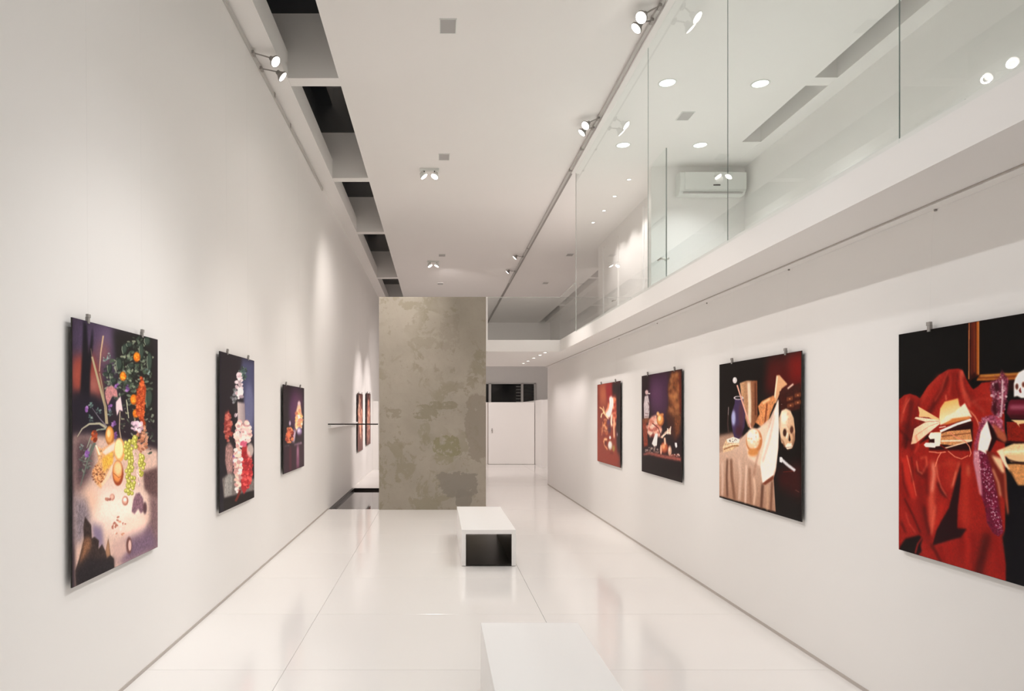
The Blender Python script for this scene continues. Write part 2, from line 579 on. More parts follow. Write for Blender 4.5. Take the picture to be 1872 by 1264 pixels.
# ------------------------------------------------------------------ track spotlights
def track_spot(loc, target, base, label, power, size=40, group='track spotlights', seen=True, color=WARM, blend=0.85):
    """lamp head at loc facing target, fixed by an arm to base (a point on the track)"""
    L_ = Vector(loc)
    d = (Vector(target) - L_).normalized()
    t = empty('track_spotlight', base, label, 'spotlight', group)
    B = Vector(base)
    M = aim(L_ - B, d)
    bm = bmesh.new()
    lathe(bm, [(0.0, 0.075), (0.022, 0.075), (0.026, 0.05), (0.040, 0.03), (0.056, 0.012), (0.056, 0.0),
               (0.051, 0.0), (0.048, 0.004)], M, 28)
    link('lamp_shade', bm, M_greymetal, t, True)
    bm = bmesh.new()
    rg = lathe(bm, [(0.050, -0.001), (0.036, -0.005), (0.0005, -0.007)], M, 28)
    bm.faces.new(rg[-1])
    link('lamp_lens', bm, M_lens, t, True)
    bm = bmesh.new()
    back = (L_ - B) - d * 0.072
    mid = Vector((back.x * 0.55, back.y * 0.5, back.z * 0.25 - 0.005))
    tube(bm, (0, 0, 0), mid, 0.007, n=8)
    tube(bm, mid, back, 0.007, n=8)
    link('arm', bm, M_greymetal, t)
    bm = bmesh.new()
    bx(bm, -0.014, 0.014, -0.035, 0.035, -0.02, 0.012, 0.004)
    link('track_adapter', bm, M_greymetal, t)
    spot(L_ + d * 0.03, target, power, size, blend, color, 0.03)
    spot(L_ + d * 0.03, L_ + Vector((d.x * (1.2 if loc[0] < 0 else 0.8), d.y * 0.3, -1)), SPILL_FILL, 130, 1.0, color, 0.045, 'spill_fill')  # wide fill added at the lamp head to lift the ambient light
    return t


LT = lambda y: (XL + 0.03, y, 5.085)
RT = lambda y: (1.915, y, 5.11)
A_ = 560 * K_ART
SPILL_FILL = 104 * K_FILL  # power of the added ambient fill lights
# left wall track -> right wall pictures
track_spot((-1.577, 6.66, 5.02), (2.42, 5.1, 1.35), LT(6.62), 'left track spotlight nearer the camera of the pair by the cross beam', A_ * 1.25)
track_spot((-1.576, 6.96, 5.02), (2.42, 7.5, 1.42), LT(6.92), 'left track spotlight farther from the camera of the pair by the cross beam', A_ * 1.45)
# right track -> left wall pictures
track_spot((1.77, 5.95, 5.04), (-1.8, 3.7, 1.0), RT(5.90), 'right track spotlight, upper right one of the pair at the top of the photo', A_ * 1.3)
track_spot((1.77, 6.10, 5.03), (-1.8, 6.1, 1.2), RT(6.12), 'right track spotlight, lower left one of the pair at the top of the photo', A_ * 1.2)
track_spot((1.77, 8.19, 5.04), (-1.8, 6.3, 1.42), RT(8.15), 'right track spotlight, upper right one of the middle pair', A_ * 0.3)
track_spot((1.77, 8.40, 5.04), (-1.8, 8.5, 1.25), RT(8.42), 'right track spotlight, lower left one of the middle pair', A_ * 1.25)
track_spot((1.73, 15.36, 5.08), (-1.8, 15.8, 1.42), RT(15.36), 'upper right one of the two far right track spotlights', A_ * 5.0, 36, color=PINK)
track_spot((1.73, 16.95, 5.08), (-1.8, 17.7, 1.42), RT(16.95), 'far lower left spotlight of the right track, above the concrete wall', A_ * 5.0, 36, color=PINK)

# unseen lamps added along the two tracks outside the frame, partly as fill
for (loc, tgt, p, sz) in (
        ((-1.577, 3.0, 5.02), (2.42, 3.0, 1.42), 0.6, 44),
        ((-1.577, 3.3, 5.02), (2.42, 5.2, 1.42), 0.2, 50),
        ((-1.577, 0.5, 5.02), (2.42, 0.8, 1.6), 0.65, 80),
        ((1.77, 3.6, 5.03), (-1.8, 3.8, 1.0), 0.95, 42),
        ((1.77, 0.6, 5.03), (-1.8, 1.8, 1.2), 0.6, 80)):
    spot(loc, tgt, A_ * p, sz, 0.9, NEAR)
    spot(loc, (loc[0] * 0.2, loc[1], 2.5), SPILL_FILL * (0.28 if loc[1] < 1 else 0.42), 165, 1.0, NEAR, name='spill_fill')  # added wide fill around each unseen lamp


# ------------------------------------------------------------------ ceiling fixtures
def twin_fixture(x, y, label, tg):
    t = empty('ceiling_spotlight', (x, y, ZC), label, 'spotlight', 'twin ceiling spotlights')
    bm = bmesh.new()
    bx(bm, -0.14, 0.14, -0.035, 0.035, -0.03, 0.0, 0.004)
    link('base_plate', bm, M_plastic, t)
    for sx, tt in zip((-0.075, 0.075), tg):
        d = (Vector(tt) - Vector((x + sx, y, ZC - 0.12))).normalized()
        M = aim((sx, -0.02, -0.12), d)
        bm = bmesh.new()
        lathe(bm, [(0.0, 0.07), (0.03, 0.07), (0.056, 0.02), (0.056, 0.0), (0.05, 0.0)], M, 24)
        h = link('lamp_shade', bm, M_plastic, t, True)
        bm = bmesh.new()
        rg = lathe(bm, [(0.052, -0.001), (0.03, -0.008), (0.0005, -0.01)], M, 24)
        bm.faces.new(rg[-1])
        link('lamp_lens', bm, M_lens, t, True)
        bm = bmesh.new()
        tube(bm, (sx, 0, -0.03), (sx, 0.0, -0.07), 0.008, n=8)
        link('arm', bm, M_darkmetal, t)
    return t


twin_fixture(-0.12, 9.95, 'twin white spotlight on the ceiling, nearer of the two twin fittings', ((2.4, 9.6, 1.4), (-1.8, 8.5, 1.4)))
twin_fixture(-0.10, 16.0, 'twin white spotlight on the ceiling, farther one above the concrete wall', ((2.0, 15, 1.0), (-1.8, 15.5, 1.4)))
spot((-0.02, 9.9, 4.98), (2.42, 9.7, 1.42), A_ * 2.0, 40, 0.85)
spot((-0.2, 9.9, 4.98), (-1.8, 12.0, 2.0), A_ * 1.6, 80, 1.0)
spot((-0.05, 3.9, 4.98), (0.1, 4.2, 0.0), A_ * 1.1, 110, 1.0, NEAR)     # unseen lamp added outside the frame to brighten the near floor
spot((-0.05, 9.9, 4.98), (0.1, 8.2, 0.0), A_ * 1.2, 110, 1.0)  # extra downward light added at the nearer twin fitting for the floor
spot((0.0, 16.0, 4.98), (1.4, 22.0, 0.5), A_ * 4.7, 100, 0.9, PINK)

for (x, y, lab) in ((0.095, 6.27, 'grey square cover plate on the main ceiling, nearest to the camera'),
                    (0.09, 9.48, 'grey square cover plate on the main ceiling beside the nearer twin spotlight'),
                    (0.10, 15.4, 'grey square cover plate on the main ceiling beside the farther twin spotlight'),
                    (0.075, 18.8, 'grey square cover plate on the main ceiling just above the concrete wall'),
                    (2.96, 8.17, 'grey square cover plate on the upper room ceiling behind the tall glass'),
                    (2.97, 15.35, 'grey square cover plate on the far ceiling, right of the two far track spotlights'),
                    (2.95, 18.7, 'small farthest grey square cover plate above the glass balustrade')):
    t = empty('ceiling_cover_plate', (x, y, ZC), lab, 'cover plate', 'square ceiling cover plates')
    bm = bmesh.new()
    bx(bm, -0.07, 0.07, -0.11, 0.11, -0.005, 0.0, 0.001, 1)
    link('plate', bm, M_cover, t)
    bm = bmesh.new()
    for (a, b, c, d) in ((-0.078, -0.07, -0.118, 0.118), (0.07, 0.078, -0.118, 0.118), (-0.07, 0.07, -0.118, -0.11), (-0.07, 0.07, 0.11, 0.118)):
        bx(bm, a, b, c, d, -0.007, 0.0)
    link('plate_frame', bm, M_plastic, t)


def downlight(x, y, z, r, label, group, power, mat_=M_down, color=COOL, size=112):
    t = empty('downlight', (x, y, z), label, 'downlight', group)
    bm = bmesh.new()
    lathe(bm, [(r, 0.0), (r + 0.014, 0.0), (r + 0.014, -0.004), (r, -0.006), (r - 0.004, -0.002)], Matrix.Identity(4), 28)
    link('trim_ring', bm, M_plastic, t, True)
    bm = bmesh.new()
    bmesh.ops.create_circle(bm, cap_ends=True, segments=28, radius=r, matrix=Matrix.Translation((0, 0, -0.003)))
    link('lamp_lens', bm, mat_, t)
    spot((x, y, z - 0.02), (x, y, z - 1), power, size, 0.6, color, r * 0.6, 'downlight_light')
    return t


U = 62 * K_UP
for (x, y, lab) in ((2.47, 7.35, 'round downlight in the upper room ceiling, nearer the glass in the front row'),
                    (3.48, 7.37, 'round downlight in the upper room ceiling, right one of the front row'),
                    (2.46, 9.06, 'round downlight in the upper room ceiling, left one of the back row'),
                    (3.48, 9.06, 'round downlight above the air conditioner, right one of the back row')):
    downlight(x, y, ZC, 0.085, lab, 'round downlights of the upper room', U)
for (x, y) in ((2.47, 5.4), (3.48, 5.4), (2.47, 2.0), (3.48, 2.0)):  # unseen downlights added outside the frame to light the upper room
    spot((x, y, ZC - 0.02), (x, y, 0), U * 0.5, 112, 0.6, COOL, 0.05, 'downlight_light')
for k, (x, y) in enumerate(((2.91, 10.4), (2.90, 11.2), (2.92, 12.0), (2.90, 12.75))):
    downlight(x, y, ZC, 0.03, ('nearest', 'second', 'third', 'farthest')[k] + ' small spot of the row in the upper corridor ceiling',
              'small spots of the upper corridor', 42, M_lens, PINK, 120)
for k, (x, y) in enumerate(((1.80, 11.45), (1.79, 11.95), (1.77, 12.6), (1.76, 13.3), (1.75, 13.95))):
    downlight(x, y, ZM0, 0.035, ('nearest', 'second', 'middle', 'fourth', 'farthest')[k] + ' small recessed spot under the bridge soffit',
              'recessed spots under the bridge', 16, M_lens, PINK, 130)


# ------------------------------------------------------------------ benches
def bench(x0, x1, y0, y1, h, label):
    t = empty('bench', ((x0 + x1) / 2, (y0 + y1) / 2, 0), label, 'bench', 'low white tunnel benches')
    ww, ll = (x1 - x0) / 2, (y1 - y0) / 2
    top, side = 0.046, 0.044
    bm = bmesh.new()
    bx(bm, -ww, ww, -ll, ll, h - top, h, 0.003)
    link('seat', bm, M_bench, t)
    for s in (-1, 1):
        bm = bmesh.new()
        a, b = sorted((s * ww, s * (ww - side)))
        bx(bm, a, b, -ll, ll, 0.004, h - top, 0.002)
        link('side_panel', bm, M_bench, t)
    # black lining of the tunnel
    bm = bmesh.new()
    bx(bm, -ww + side, ww - side, -ll + 0.004, ll - 0.004, 0.004, 0.016)
    link('base_panel', bm, M_black, t)
    bm = bmesh.new()
    for s in (-1, 1):
        a, b = sorted((s * (ww - side), s * (ww - side - 0.004)))
        bx(bm, a, b, -ll + 0.004, ll - 0.004, 0.016, h - top)
    bx(bm, -ww + side, ww - side, -ll + 0.004, ll - 0.004, h - top - 0.004, h - top)
    link('lining', bm, M_black, t)
    return t


bench(0.250, 0.815, 7.12, 8.885, 0.381, 'low white tunnel bench in front of the concrete wall, dark inside')
bench(0.250, 0.815, 2.20, 3.97, 0.381, 'low white bench cut off by the bottom edge of the photo')

# ------------------------------------------------------------------ air conditioner
ac = empty('air_conditioner', (3.90, 9.86, 4.70), 'white split air conditioner on the upper room wall behind the glass', 'air conditioner')
bm = bmesh.new()
prof = [(0.0, 0.0), (-0.13, 0.0), (-0.185, 0.045), (-0.205, 0.12), (-0.205, 0.24), (-0.19, 0.30), (-0.16, 0.315), (0.0, 0.315)]
for (x, dirn) in ((-0.47, 0), (0.466, 1)):
    ring = [bm.verts.new((x, y, z)) for y, z in prof]
    bm.faces.new(ring)
    if dirn == 0:
        r0 = ring
for i in range(len(prof)):
    j = (i + 1) % len(prof)
    bm.faces.new((r0[i], r0[j], ring[j], ring[i]))
bmesh.ops.bevel(bm, geom=bm.edges[:], offset=0.006, segments=2, affect='EDGES')
link('housing', bm, M_plastic, ac)
bm = bmesh.new()
bx(bm, -0.41, 0.46, -0.214, -0.205, 0.055, 0.30, 0.004)
link('front_panel', bm, M_plastic, ac)
bm = bmesh.new()
bx(bm, -0.42, 0.42, -0.190, -0.150, 0.012, 0.020)
link('air_flap', bm, M_cover, ac)
bm = bmesh.new()
bx(bm, -0.01, 0.09, -0.2165, -0.213, 0.105, 0.125)
link('display', bm, M_darkmetal, ac)
bm = bmesh.new()
bx(bm, 0.0, 0.07, -0.2155, -0.213, 0.236, 0.243)
link('emblem', bm, M_cover, ac)


# ------------------------------------------------------------------ the prints: procedural painter
class Art:
    """rasterises shapes given in photograph pixels onto the flat print they belong to"""

    def __init__(s, right, xp, y0, y1, z0, z1, W, bg, seed=1):
        s.right, s.xp, s.y0, s.y1, s.z0, s.z1 = right, xp, y0, y1, z0, z1
        s.W = W
        s.H = int(W * (z1 - z0) / (y1 - y0))
        s.im = np.zeros((s.H, s.W, 3))
        s.im[:] = np.array(bg) / 255.0
        s.rs = np.random.RandomState(seed)
        s.zoom(0, 0, 1)

    def zoom(s, ox, oy, k):
        s.ox, s.oy, s.k = ox, oy, k

    def uv(s, p):
        x = s.ox + p[0] / s.k
        y = s.oy + p[1] / s.k
        Y = abs(s.xp) * F / max(abs(x - VPX), 1e-3)
        u = (s.y1 - Y) / (s.y1 - s.y0) if s.right else (Y - s.y0) / (s.y1 - s.y0)
        z = EYE - (y - VPY) * Y / F
        v = (z - s.z0) / (s.z1 - s.z0)
        return (u * s.W, (1 - v) * s.H)

    def noise(s, sx, sy, h, w_):
        g = s.rs.rand(int(h / sy) + 3, int(w_ / sx) + 3)
        yy = np.arange(h) / sy
        xx = np.arange(w_) / sx
        yi, xi = yy.astype(int), xx.astype(int)
        fy, fx = (yy - yi)[:, None], (xx - xi)[None]
        fy, fx = fy * fy * (3 - 2 * fy), fx * fx * (3 - 2 * fx)
        a = g[yi][:, xi]; b = g[yi][:, xi + 1]; c = g[yi + 1][:, xi]; d = g[yi + 1][:, xi + 1]
        return (a * (1 - fx) + b * fx) * (1 - fy) + (c * (1 - fx) + d * fx) * fy

    def blur(s, m, r):
        r = int(r)
        if r < 1:
            return m
        for _ in range(2):
            for ax in (0, 1):
                p = [(0, 0), (0, 0)]
                p[ax] = (r + 1, r)
                c = np.cumsum(np.pad(m, p, mode='edge'), axis=ax)
                n = m.shape[ax]
                if ax == 0:
                    m = (c[2 * r + 1:2 * r + 1 + n] - c[:n]) / (2 * r + 1)
                else:
                    m = (c[:, 2 * r + 1:2 * r + 1 + n] - c[:, :n]) / (2 * r + 1)
        return m

    def poly(s, pts, col, soft=1, alpha=1.0, grad=None, nz=0.0, mapped=False):
        q = np.array(pts if mapped else [s.uv(p) for p in pts])
        pad = int(soft * 2 + 2)
        x0, x1 = int(q[:, 0].min()) - pad, int(q[:, 0].max()) + pad + 1
        y0, y1 = int(q[:, 1].min()) - pad, int(q[:, 1].max()) + pad + 1
        if x1 <= 0 or y1 <= 0 or x0 >= s.W or y0 >= s.H:
            return
        x0c, x1c = max(x0, -60), min(x1, s.W + 60)
        y0c, y1c = max(y0, -60), min(y1, s.H + 60)
        xx, yy = np.meshgrid(np.arange(x0c, x1c) + 0.5, np.arange(y0c, y1c) + 0.5)
        ins = np.zeros(xx.shape, bool)
        n = len(q)
        for i in range(n):
            ax, ay = q[i]
            bx_, by = q[(i + 1) % n]
            if ay == by:
                continue
            ins ^= ((ay > yy) != (by > yy)) & (xx < (bx_ - ax) * (yy - ay) / (by - ay) + ax)
        m = s.blur(ins.astype(float), soft) * alpha
        c = np.array(col, float) / 255.0
        c = np.broadcast_to(c, xx.shape + (3,)).copy()
        if grad:
            a, b = np.array(s.uv(grad[0])), np.array(s.uv(grad[1]))
            d = b - a
            t = np.clip(((xx - a[0]) * d[0] + (yy - a[1]) * d[1]) / max(d @ d, 1e-6), 0, 1)[..., None]
            c = c * (1 - t) + np.array(grad[2]) / 255.0 * t
        if nz:
            c = c * (1 + nz * (s.noise(7, 7, *xx.shape) + s.noise(3, 3, *xx.shape) - 1)[..., None])
        ix0, ix1, iy0, iy1 = max(x0c, 0), min(x1c, s.W), max(y0c, 0), min(y1c, s.H)
        if ix1 <= ix0 or iy1 <= iy0:
            return
        sl = (slice(iy0 - y0c, iy1 - y0c), slice(ix0 - x0c, ix1 - x0c))
        mm = m[sl][..., None]
        s.im[iy0:iy1, ix0:ix1] = s.im[iy0:iy1, ix0:ix1] * (1 - mm) + c[sl] * mm

    def ell(s, cx, cy, rx, ry, col, ang=0, hl=None, sh=None, **kw):
        a = math.radians(ang)
        P_ = [(cx + rx * math.cos(t) * math.cos(a) - ry * math.sin(t) * math.sin(a),
               cy + rx * math.cos(t) * math.sin(a) + ry * math.sin(t) * math.cos(a))
              for t in [2 * math.pi * k / 20 for k in range(20)]]
        s.poly(P_, sh if sh else col, **kw)
        if sh:
            s.ell(cx - rx * 0.12, cy - ry * 0.1, rx * 0.8, ry * 0.82, col, ang, **dict(kw, soft=kw.get('soft', 1) + 1))
        if hl:
            s.ell(cx - rx * 0.25, cy - ry * 0.25, rx * 0.4, ry * 0.42, hl, ang, soft=max(2, kw.get('soft', 1)))

    def line(s, pts, wd, col, soft=1, alpha=1.0, wd2=None, nz=0):
        n = len(pts)
        L_, R_ = [], []
        for i, p in enumerate(pts):
            a = pts[max(i - 1, 0)]
            b = pts[min(i + 1, n - 1)]
            dx, dy = b[0] - a[0], b[1] - a[1]
            l = math.hypot(dx, dy) or 1
            t = i / (n - 1)
            ww = (wd + ((wd2 if wd2 is not None else wd) - wd) * t) / 2
            L_.append((p[0] - dy / l * ww, p[1] + dx / l * ww))
            R_.append((p[0] + dy / l * ww, p[1] - dx / l * ww))
        s.poly(L_ + R_[::-1], col, soft, alpha, nz=nz)

    def scatter(s, n, cx, cy, rx, ry, size, cols, asp=1.0, soft=1, alpha=0.9, sh=None):
        for _ in range(n):
            t = s.rs.rand() * 6.283
            r = math.sqrt(s.rs.rand())
            c = cols[s.rs.randint(len(cols))]
            k = 0.6 + 0.8 * s.rs.rand()
            s.ell(cx + rx * r * math.cos(t), cy + ry * r * math.sin(t), size * k, size * k * asp, c,
                  s.rs.rand() * 180, soft=soft, alpha=alpha, sh=sh)

    def image(s, name):
        im = bpy.data.images.new(name, s.W, s.H)
        g = 1 + 0.05 * (s.noise(5, 5, s.H, s.W) - 0.5)[..., None]
        px = np.ones((s.H, s.W, 4), np.float32)
        px[..., :3] = np.clip((s.im * g - 0.012) * 1.13, 0, 1)[::-1]
        im.pixels.foreach_set(px.ravel())
        im.update()
        im.pack()
        return im


def picture(art, label, clips):
    """panel held a little off the wall, print on its face, two clips and nylon lines on top"""
    right = art.right
    xf = art.xp                      # print plane
    yc, zc = (art.y0 + art.y1) / 2, (art.z0 + art.z1) / 2
    t = empty('mounted_photograph', (xf, yc, art.z0), label, 'picture', 'mounted still life photographs')
    sgn = 1 if right else -1         # direction to the wall
    h = art.z1 - art.z0
    hw = (art.y1 - art.y0) / 2
    bm = bmesh.new()
    a, b = sorted((sgn * 0.0008, sgn * 0.008))
    bx(bm, a, b, -hw, hw, 0, h, 0.0006, 1)
    link('backing_panel', bm, M_black, t)
    me = bpy.data.meshes.new('print')
    e = 0.0015
    vs = [(0, -hw + e, e), (0, hw - e, e), (0, hw - e, h - e), (0, -hw + e, h - e)]
    me.from_pydata(vs, [], [(0, 1, 2, 3)])
    uvl = me.uv_layers.new(name='UVMap')
    co = [(1, 0), (0, 0), (0, 1), (1, 1)] if right else [(0, 0), (1, 0), (1, 1), (0, 1)]
    for i, c in enumerate(co):
        uvl.data[i].uv = c
    m = mat('print_surface', (0.5, 0.5, 0.5), 0.4, spec=0.10)
    nt = m.node_tree
    ti = nt.nodes.new('ShaderNodeTexImage')
    ti.image = art.image('print')
    nt.links.new(ti.outputs[0], nt.nodes['Principled BSDF'].inputs['Base Color'])
    me.materials.append(m)
    o = bpy.data.objects.new('print', me)
    C.objects.link(o)
    o.parent = t
    # wall spacers hold the panel off the wall
    wall = (XR if right else XL) - xf
    a, b = sorted((sgn * 0.008, wall))
    for yy in (-hw * 0.6, hw * 0.6):
        bm = bmesh.new()
        bx(bm, a, b, yy - 0.02, yy + 0.02, h * 0.75, h * 0.75 + 0.04)
        link('wall_spacer', bm, M_black, t)
    for yy in clips:
        bm = bmesh.new()
        y_ = yy - yc
        bx(bm, -0.006 if right else -0.01, 0.01 if right else 0.006, y_ - 0.009, y_ + 0.009, h - 0.012, h + 0.022, 0.001, 1)
        bx(bm, -0.008 if right else -0.006, 0.006 if right else 0.008, y_ - 0.013, y_ + 0.013, h + 0.018, h + 0.036, 0.001, 1)
        c = link('hanging_clip', bm, M_greymetal, t)
        top = (2.583 if right else 5.074) - art.z0
        bm = bmesh.new()
        wx = wall - sgn * 0.01
        tube(bm, (0, y_, h + 0.03), (wx, y_, top), 0.00025, n=4)
        link('nylon_line', bm, M_nylon, c)
    return t


def yr(x):
    return 2.42 * F / (x - VPX)


def yl(x):
    return 1.78 * F / (VPX - x)


# ---- right wall, nearest: red drapery, open book, gilt frame, skull
a = Art(True, 2.42, 2.24, 3.59, 0.882, 2.011, 960, (4, 2, 3), 11)
a.zoom(1630, 570, 4.86)
RED, RED2, DR = (150, 30, 21), (184, 58, 38), (60, 7, 7)
a.poly([(675, 60), (780, 60), (780, 560), (690, 620), (680, 600)], (46, 8, 4), soft=2)
a.line([(688, 90), (685, 600)], 9, (190, 120, 70), alpha=.9)
a.line([(715, 90), (712, 560)], 14, (110, 40, 20), soft=4)
a.line([(735, 90), (735, 540)], 10, (150, 60, 25), soft=3)
a.line([(765, 80), (765, 560)], 22, (180, 92, 28), soft=3)
a.line([(773, 80), (773, 560)], 6, (225, 160, 90), soft=1)
a.poly([(780, 560), (1400, 530), (1400, 610), (750, 612)], (120, 52, 18), soft=2)
a.line([(785, 570), (1150, 548), (1400, 540)], 16, (214, 150, 70), soft=3)
a.line([(760, 603), (1400, 585)], 12, (195, 120, 50), soft=2)
a.poly([(800, 640), (1150, 600), (1400, 640), (1400, 700), (900, 700)], (30, 8, 8), soft=4)
# drape body
body = [(40, 800), (110, 740), (160, 728), (215, 745), (250, 770), (320, 660), (420, 560), (500, 512), (590, 503),
        (630, 520), (665, 600), (700, 660), (725, 690), (770, 660), (800, 630), (880, 620), (1000, 700), (1010, 1300),
        (1010, 2400), (900, 2500), (30, 2400), (30, 900)]
a.poly(body, RED, soft=2, nz=.12)
a.zoom(1630, 820, 4.77)
a.poly([(60, -20), (860, -20), (905, 380), (970, 760), (1000, 1000), (1000, 1400), (60, 1400)], (146, 27, 19), soft=3, nz=.12)
a.zoom(1630, 570, 4.86)
for (p, wd, c, so, al) in (
        ([(500, 560), (480, 640), (400, 780), (330, 900)], 40, DR, 8, .7),
        ([(560, 530), (530, 640), (560, 760)], 30, (100, 14, 10), 8, .8),
        ([(610, 520), (620, 620), (650, 760), (700, 850)], 22, (226, 110, 84), 6, .6),
        ([(430, 560), (330, 680), (250, 820)], 24, RED2, 8, .6),
        ([(140, 760), (110, 840), (80, 1000)], 16, (210, 90, 66), 6, .6),
        ([(180, 770), (170, 860), (150, 1000), (100, 1200)], 40, DR, 10, .7),
        ([(250, 780), (210, 900), (200, 1050), (180, 1250)], 30, (90, 10, 10), 8, .7),
        ([(700, 690), (740, 800), (790, 900)], 20, (110, 14, 10), 8, .7),
        ([(680, 870), (740, 930), (780, 1010)], 8, (235, 150, 110), 2, .8),
        ([(800, 670), (900, 760), (860, 860)], 26, RED2, 10, .6),
        ([(640, 700), (700, 780), (830, 900)], 14, (222, 120, 90), 6, .5),
        ([(90, 1000), (180, 1060), (150, 1200)], 60, DR, 14, .6),
        ([(330, 900), (260, 1000), (210, 1100)], 50, DR, 10, .5)):
    a.line(p, wd, c, so, al)
# open book and stack
a.poly([(235, 1180), (330, 1080), (330, 1230), (700, 1235), (720, 1150), (720, 980), (640, 950)], (38, 6, 5), soft=3)
a.poly([(345, 1075), (700, 1045), (715, 1150), (560, 1190), (430, 1180)], (206, 140, 88), soft=1, nz=.2)
a.line([(440, 1110), (700, 1080)], 7, (120, 52, 30), soft=1)
a.line([(440, 1150), (715, 1145)], 14, (250, 222, 190), soft=1)
a.poly([(325, 1110), (345, 1075), (440, 1075), (430, 1195), (380, 1200), (380, 1130), (340, 1135)], (250, 236, 214))
a.poly([(285, 1185), (300, 1165), (400, 1165), (385, 1210), (300, 1205)], (252, 238, 220))
a.line([(470, 1215), (700, 1150)], 12, (240, 205, 170))
a.line([(520, 1250), (430, 1185)], 10, (120, 20, 14))
a.poly([(420, 950), (430, 860), (470, 800), (590, 770), (600, 830), (690, 940), (560, 960), (430, 1010)], (244, 178, 92), soft=2,
       grad=((450, 800), (480, 960), (252, 226, 180)))
a.poly([(425, 1000), (480, 930), (560, 890), (650, 812), (715, 940), (640, 930), (540, 950)], (252, 232, 200), soft=2, nz=.05)
a.poly([(450, 1010), (540, 950), (700, 930), (690, 955), (500, 1000)], (214, 130, 66), soft=2)
a.poly([(232, 840), (300, 880), (420, 950), (425, 990), (330, 940), (240, 935), (245, 900)], (246, 190, 130), soft=1)
a.poly([(200, 950), (215, 935), (330, 950), (425, 965), (425, 1000), (215, 1170), (170, 1180), (190, 1080), (200, 1040), (300, 980)],
       (252, 232, 204), soft=1, grad=((420, 970), (190, 1170), (240, 190, 150)), nz=.06)
a.line([(235, 1000), (330, 975), (420, 975)], 5, (150, 70, 40), alpha=.7)
a.line([(215, 1100), (330, 1020), (425, 985)], 4, (190, 110, 70), alpha=.7)
a.line([(430, 1065), (580, 1000), (705, 960)], 22, (252, 240, 225), soft=1)
a.line([(440, 1080), (600, 1020), (715, 985)], 8, (60, 10, 10), soft=1)
a.line([(420, 1030), (480, 1020)], 8, (250, 230, 210))
for p in ([(510, 1070), (560, 1110), (650, 1150), (690, 1200), (705, 1260), (690, 1290)],
          [(330, 1245), (420, 1255), (480, 1248)], [(440, 1250), (410, 1300), (385, 1380)], [(500, 1240), (560, 1290), (620, 1310), (680, 1280)]):
    a.line(p, 8, (232, 140, 108), soft=1)
# creases of the leather-like drape
for (p, wd, c, so, al) in (
        ([(500, 530), (470, 600), (440, 700), (380, 800)], 10, (232, 96, 70), 4, .55), ([(590, 540), (575, 640), (600, 760)], 12, (60, 6, 6), 5, .7),
        ([(640, 560), (660, 680), (720, 800)], 12, (70, 8, 8), 5, .7), ([(480, 740), (485, 790)], 12, (240, 130, 100), 3, .7),
        ([(100, 900), (130, 820), (160, 770)], 8, (236, 120, 96), 3, .6), ([(70, 1050), (140, 1120), (120, 1220)], 14, (40, 4, 4), 5, .8),
        ([(210, 1100), (240, 1180), (200, 1260)], 12, (214, 70, 50), 4, .6), ([(100, 1120), (180, 1150)], 10, (50, 4, 4), 4, .8),
        ([(720, 800), (800, 770), (880, 780)], 8, (228, 110, 84), 4, .5), ([(700, 880), (760, 960), (780, 1040)], 5, (246, 170, 130), 2, .7),
        ([(620, 520), (640, 580)], 14, (236, 120, 96), 4, .6), ([(520, 560), (525, 640), (505, 730)], 12, (214, 70, 50), 5, .6)):
    a.line(p, wd, c, so, al)
# veil with sequins
a.poly([(880, 620), (960, 590), (975, 510), (1010, 560), (1040, 600), (1030, 720), (1000, 860), (960, 950), (910, 930), (880, 880),
        (900, 780), (870, 690)], (120, 50, 66), soft=3, nz=.5)
a.scatter(130, 955, 740, 70, 200, 9, [(205, 160, 170), (170, 100, 120), (90, 30, 50), (232, 205, 205), (140, 70, 90)], alpha=.6)
a.poly([(905, 640), (950, 620), (960, 700), (920, 720)], (60, 14, 26), soft=3)
a.poly([(890, 850), (930, 770), (940, 900), (915, 930)], (60, 10, 20), soft=3)
a.line([(985, 600), (985, 760), (970, 940)], 12, (226, 196, 200), soft=2)
a.poly([(780, 1000), (830, 930), (900, 920), (980, 960), (1000, 1060), (960, 1100), (880, 1060), (800, 1080), (760, 1200), (740, 1300), (730, 1180)],
       (150, 60, 80), soft=3, nz=.4)
a.scatter(100, 880, 990, 110, 60, 9, [(200, 130, 150), (160, 80, 105), (110, 40, 66)], alpha=.6)
# folded pale cloth
a.poly([(790, 1070), (850, 965), (870, 1040), (890, 1120), (860, 1230), (880, 1320), (760, 1300), (770, 1180)], (252, 238, 224), soft=2)
a.poly([(850, 970), (880, 1000), (930, 1080), (1010, 1100), (1030, 1160), (1000, 1170), (930, 1140), (870, 1260), (830, 1300), (890, 1130)], (30, 4, 6), soft=2)
a.poly([(890, 990), (960, 1040), (1015, 1090), (1030, 1150), (1000, 1165), (940, 1120)], (170, 84, 56), soft=4)
# skull
SK = [(1085, 760), (1085, 640), (1100, 590), (1130, 540), (1180, 510), (1260, 500), (1340, 530), (1380, 620), (1360, 720), (1300, 760), (1150, 766), (1120, 750), (1100, 752)]
a.poly(SK, (252, 246, 238), soft=2)
a.ell(1113, 665, 14, 28, (90, 40, 30), soft=2)
a.ell(1172, 648, 14, 26, (110, 50, 36), soft=2)
a.poly([(1130, 700), (1145, 670), (1155, 720), (1140, 722)], (110, 30, 30))
a.ell(1240, 650, 34, 34, (150, 80, 60), soft=3)
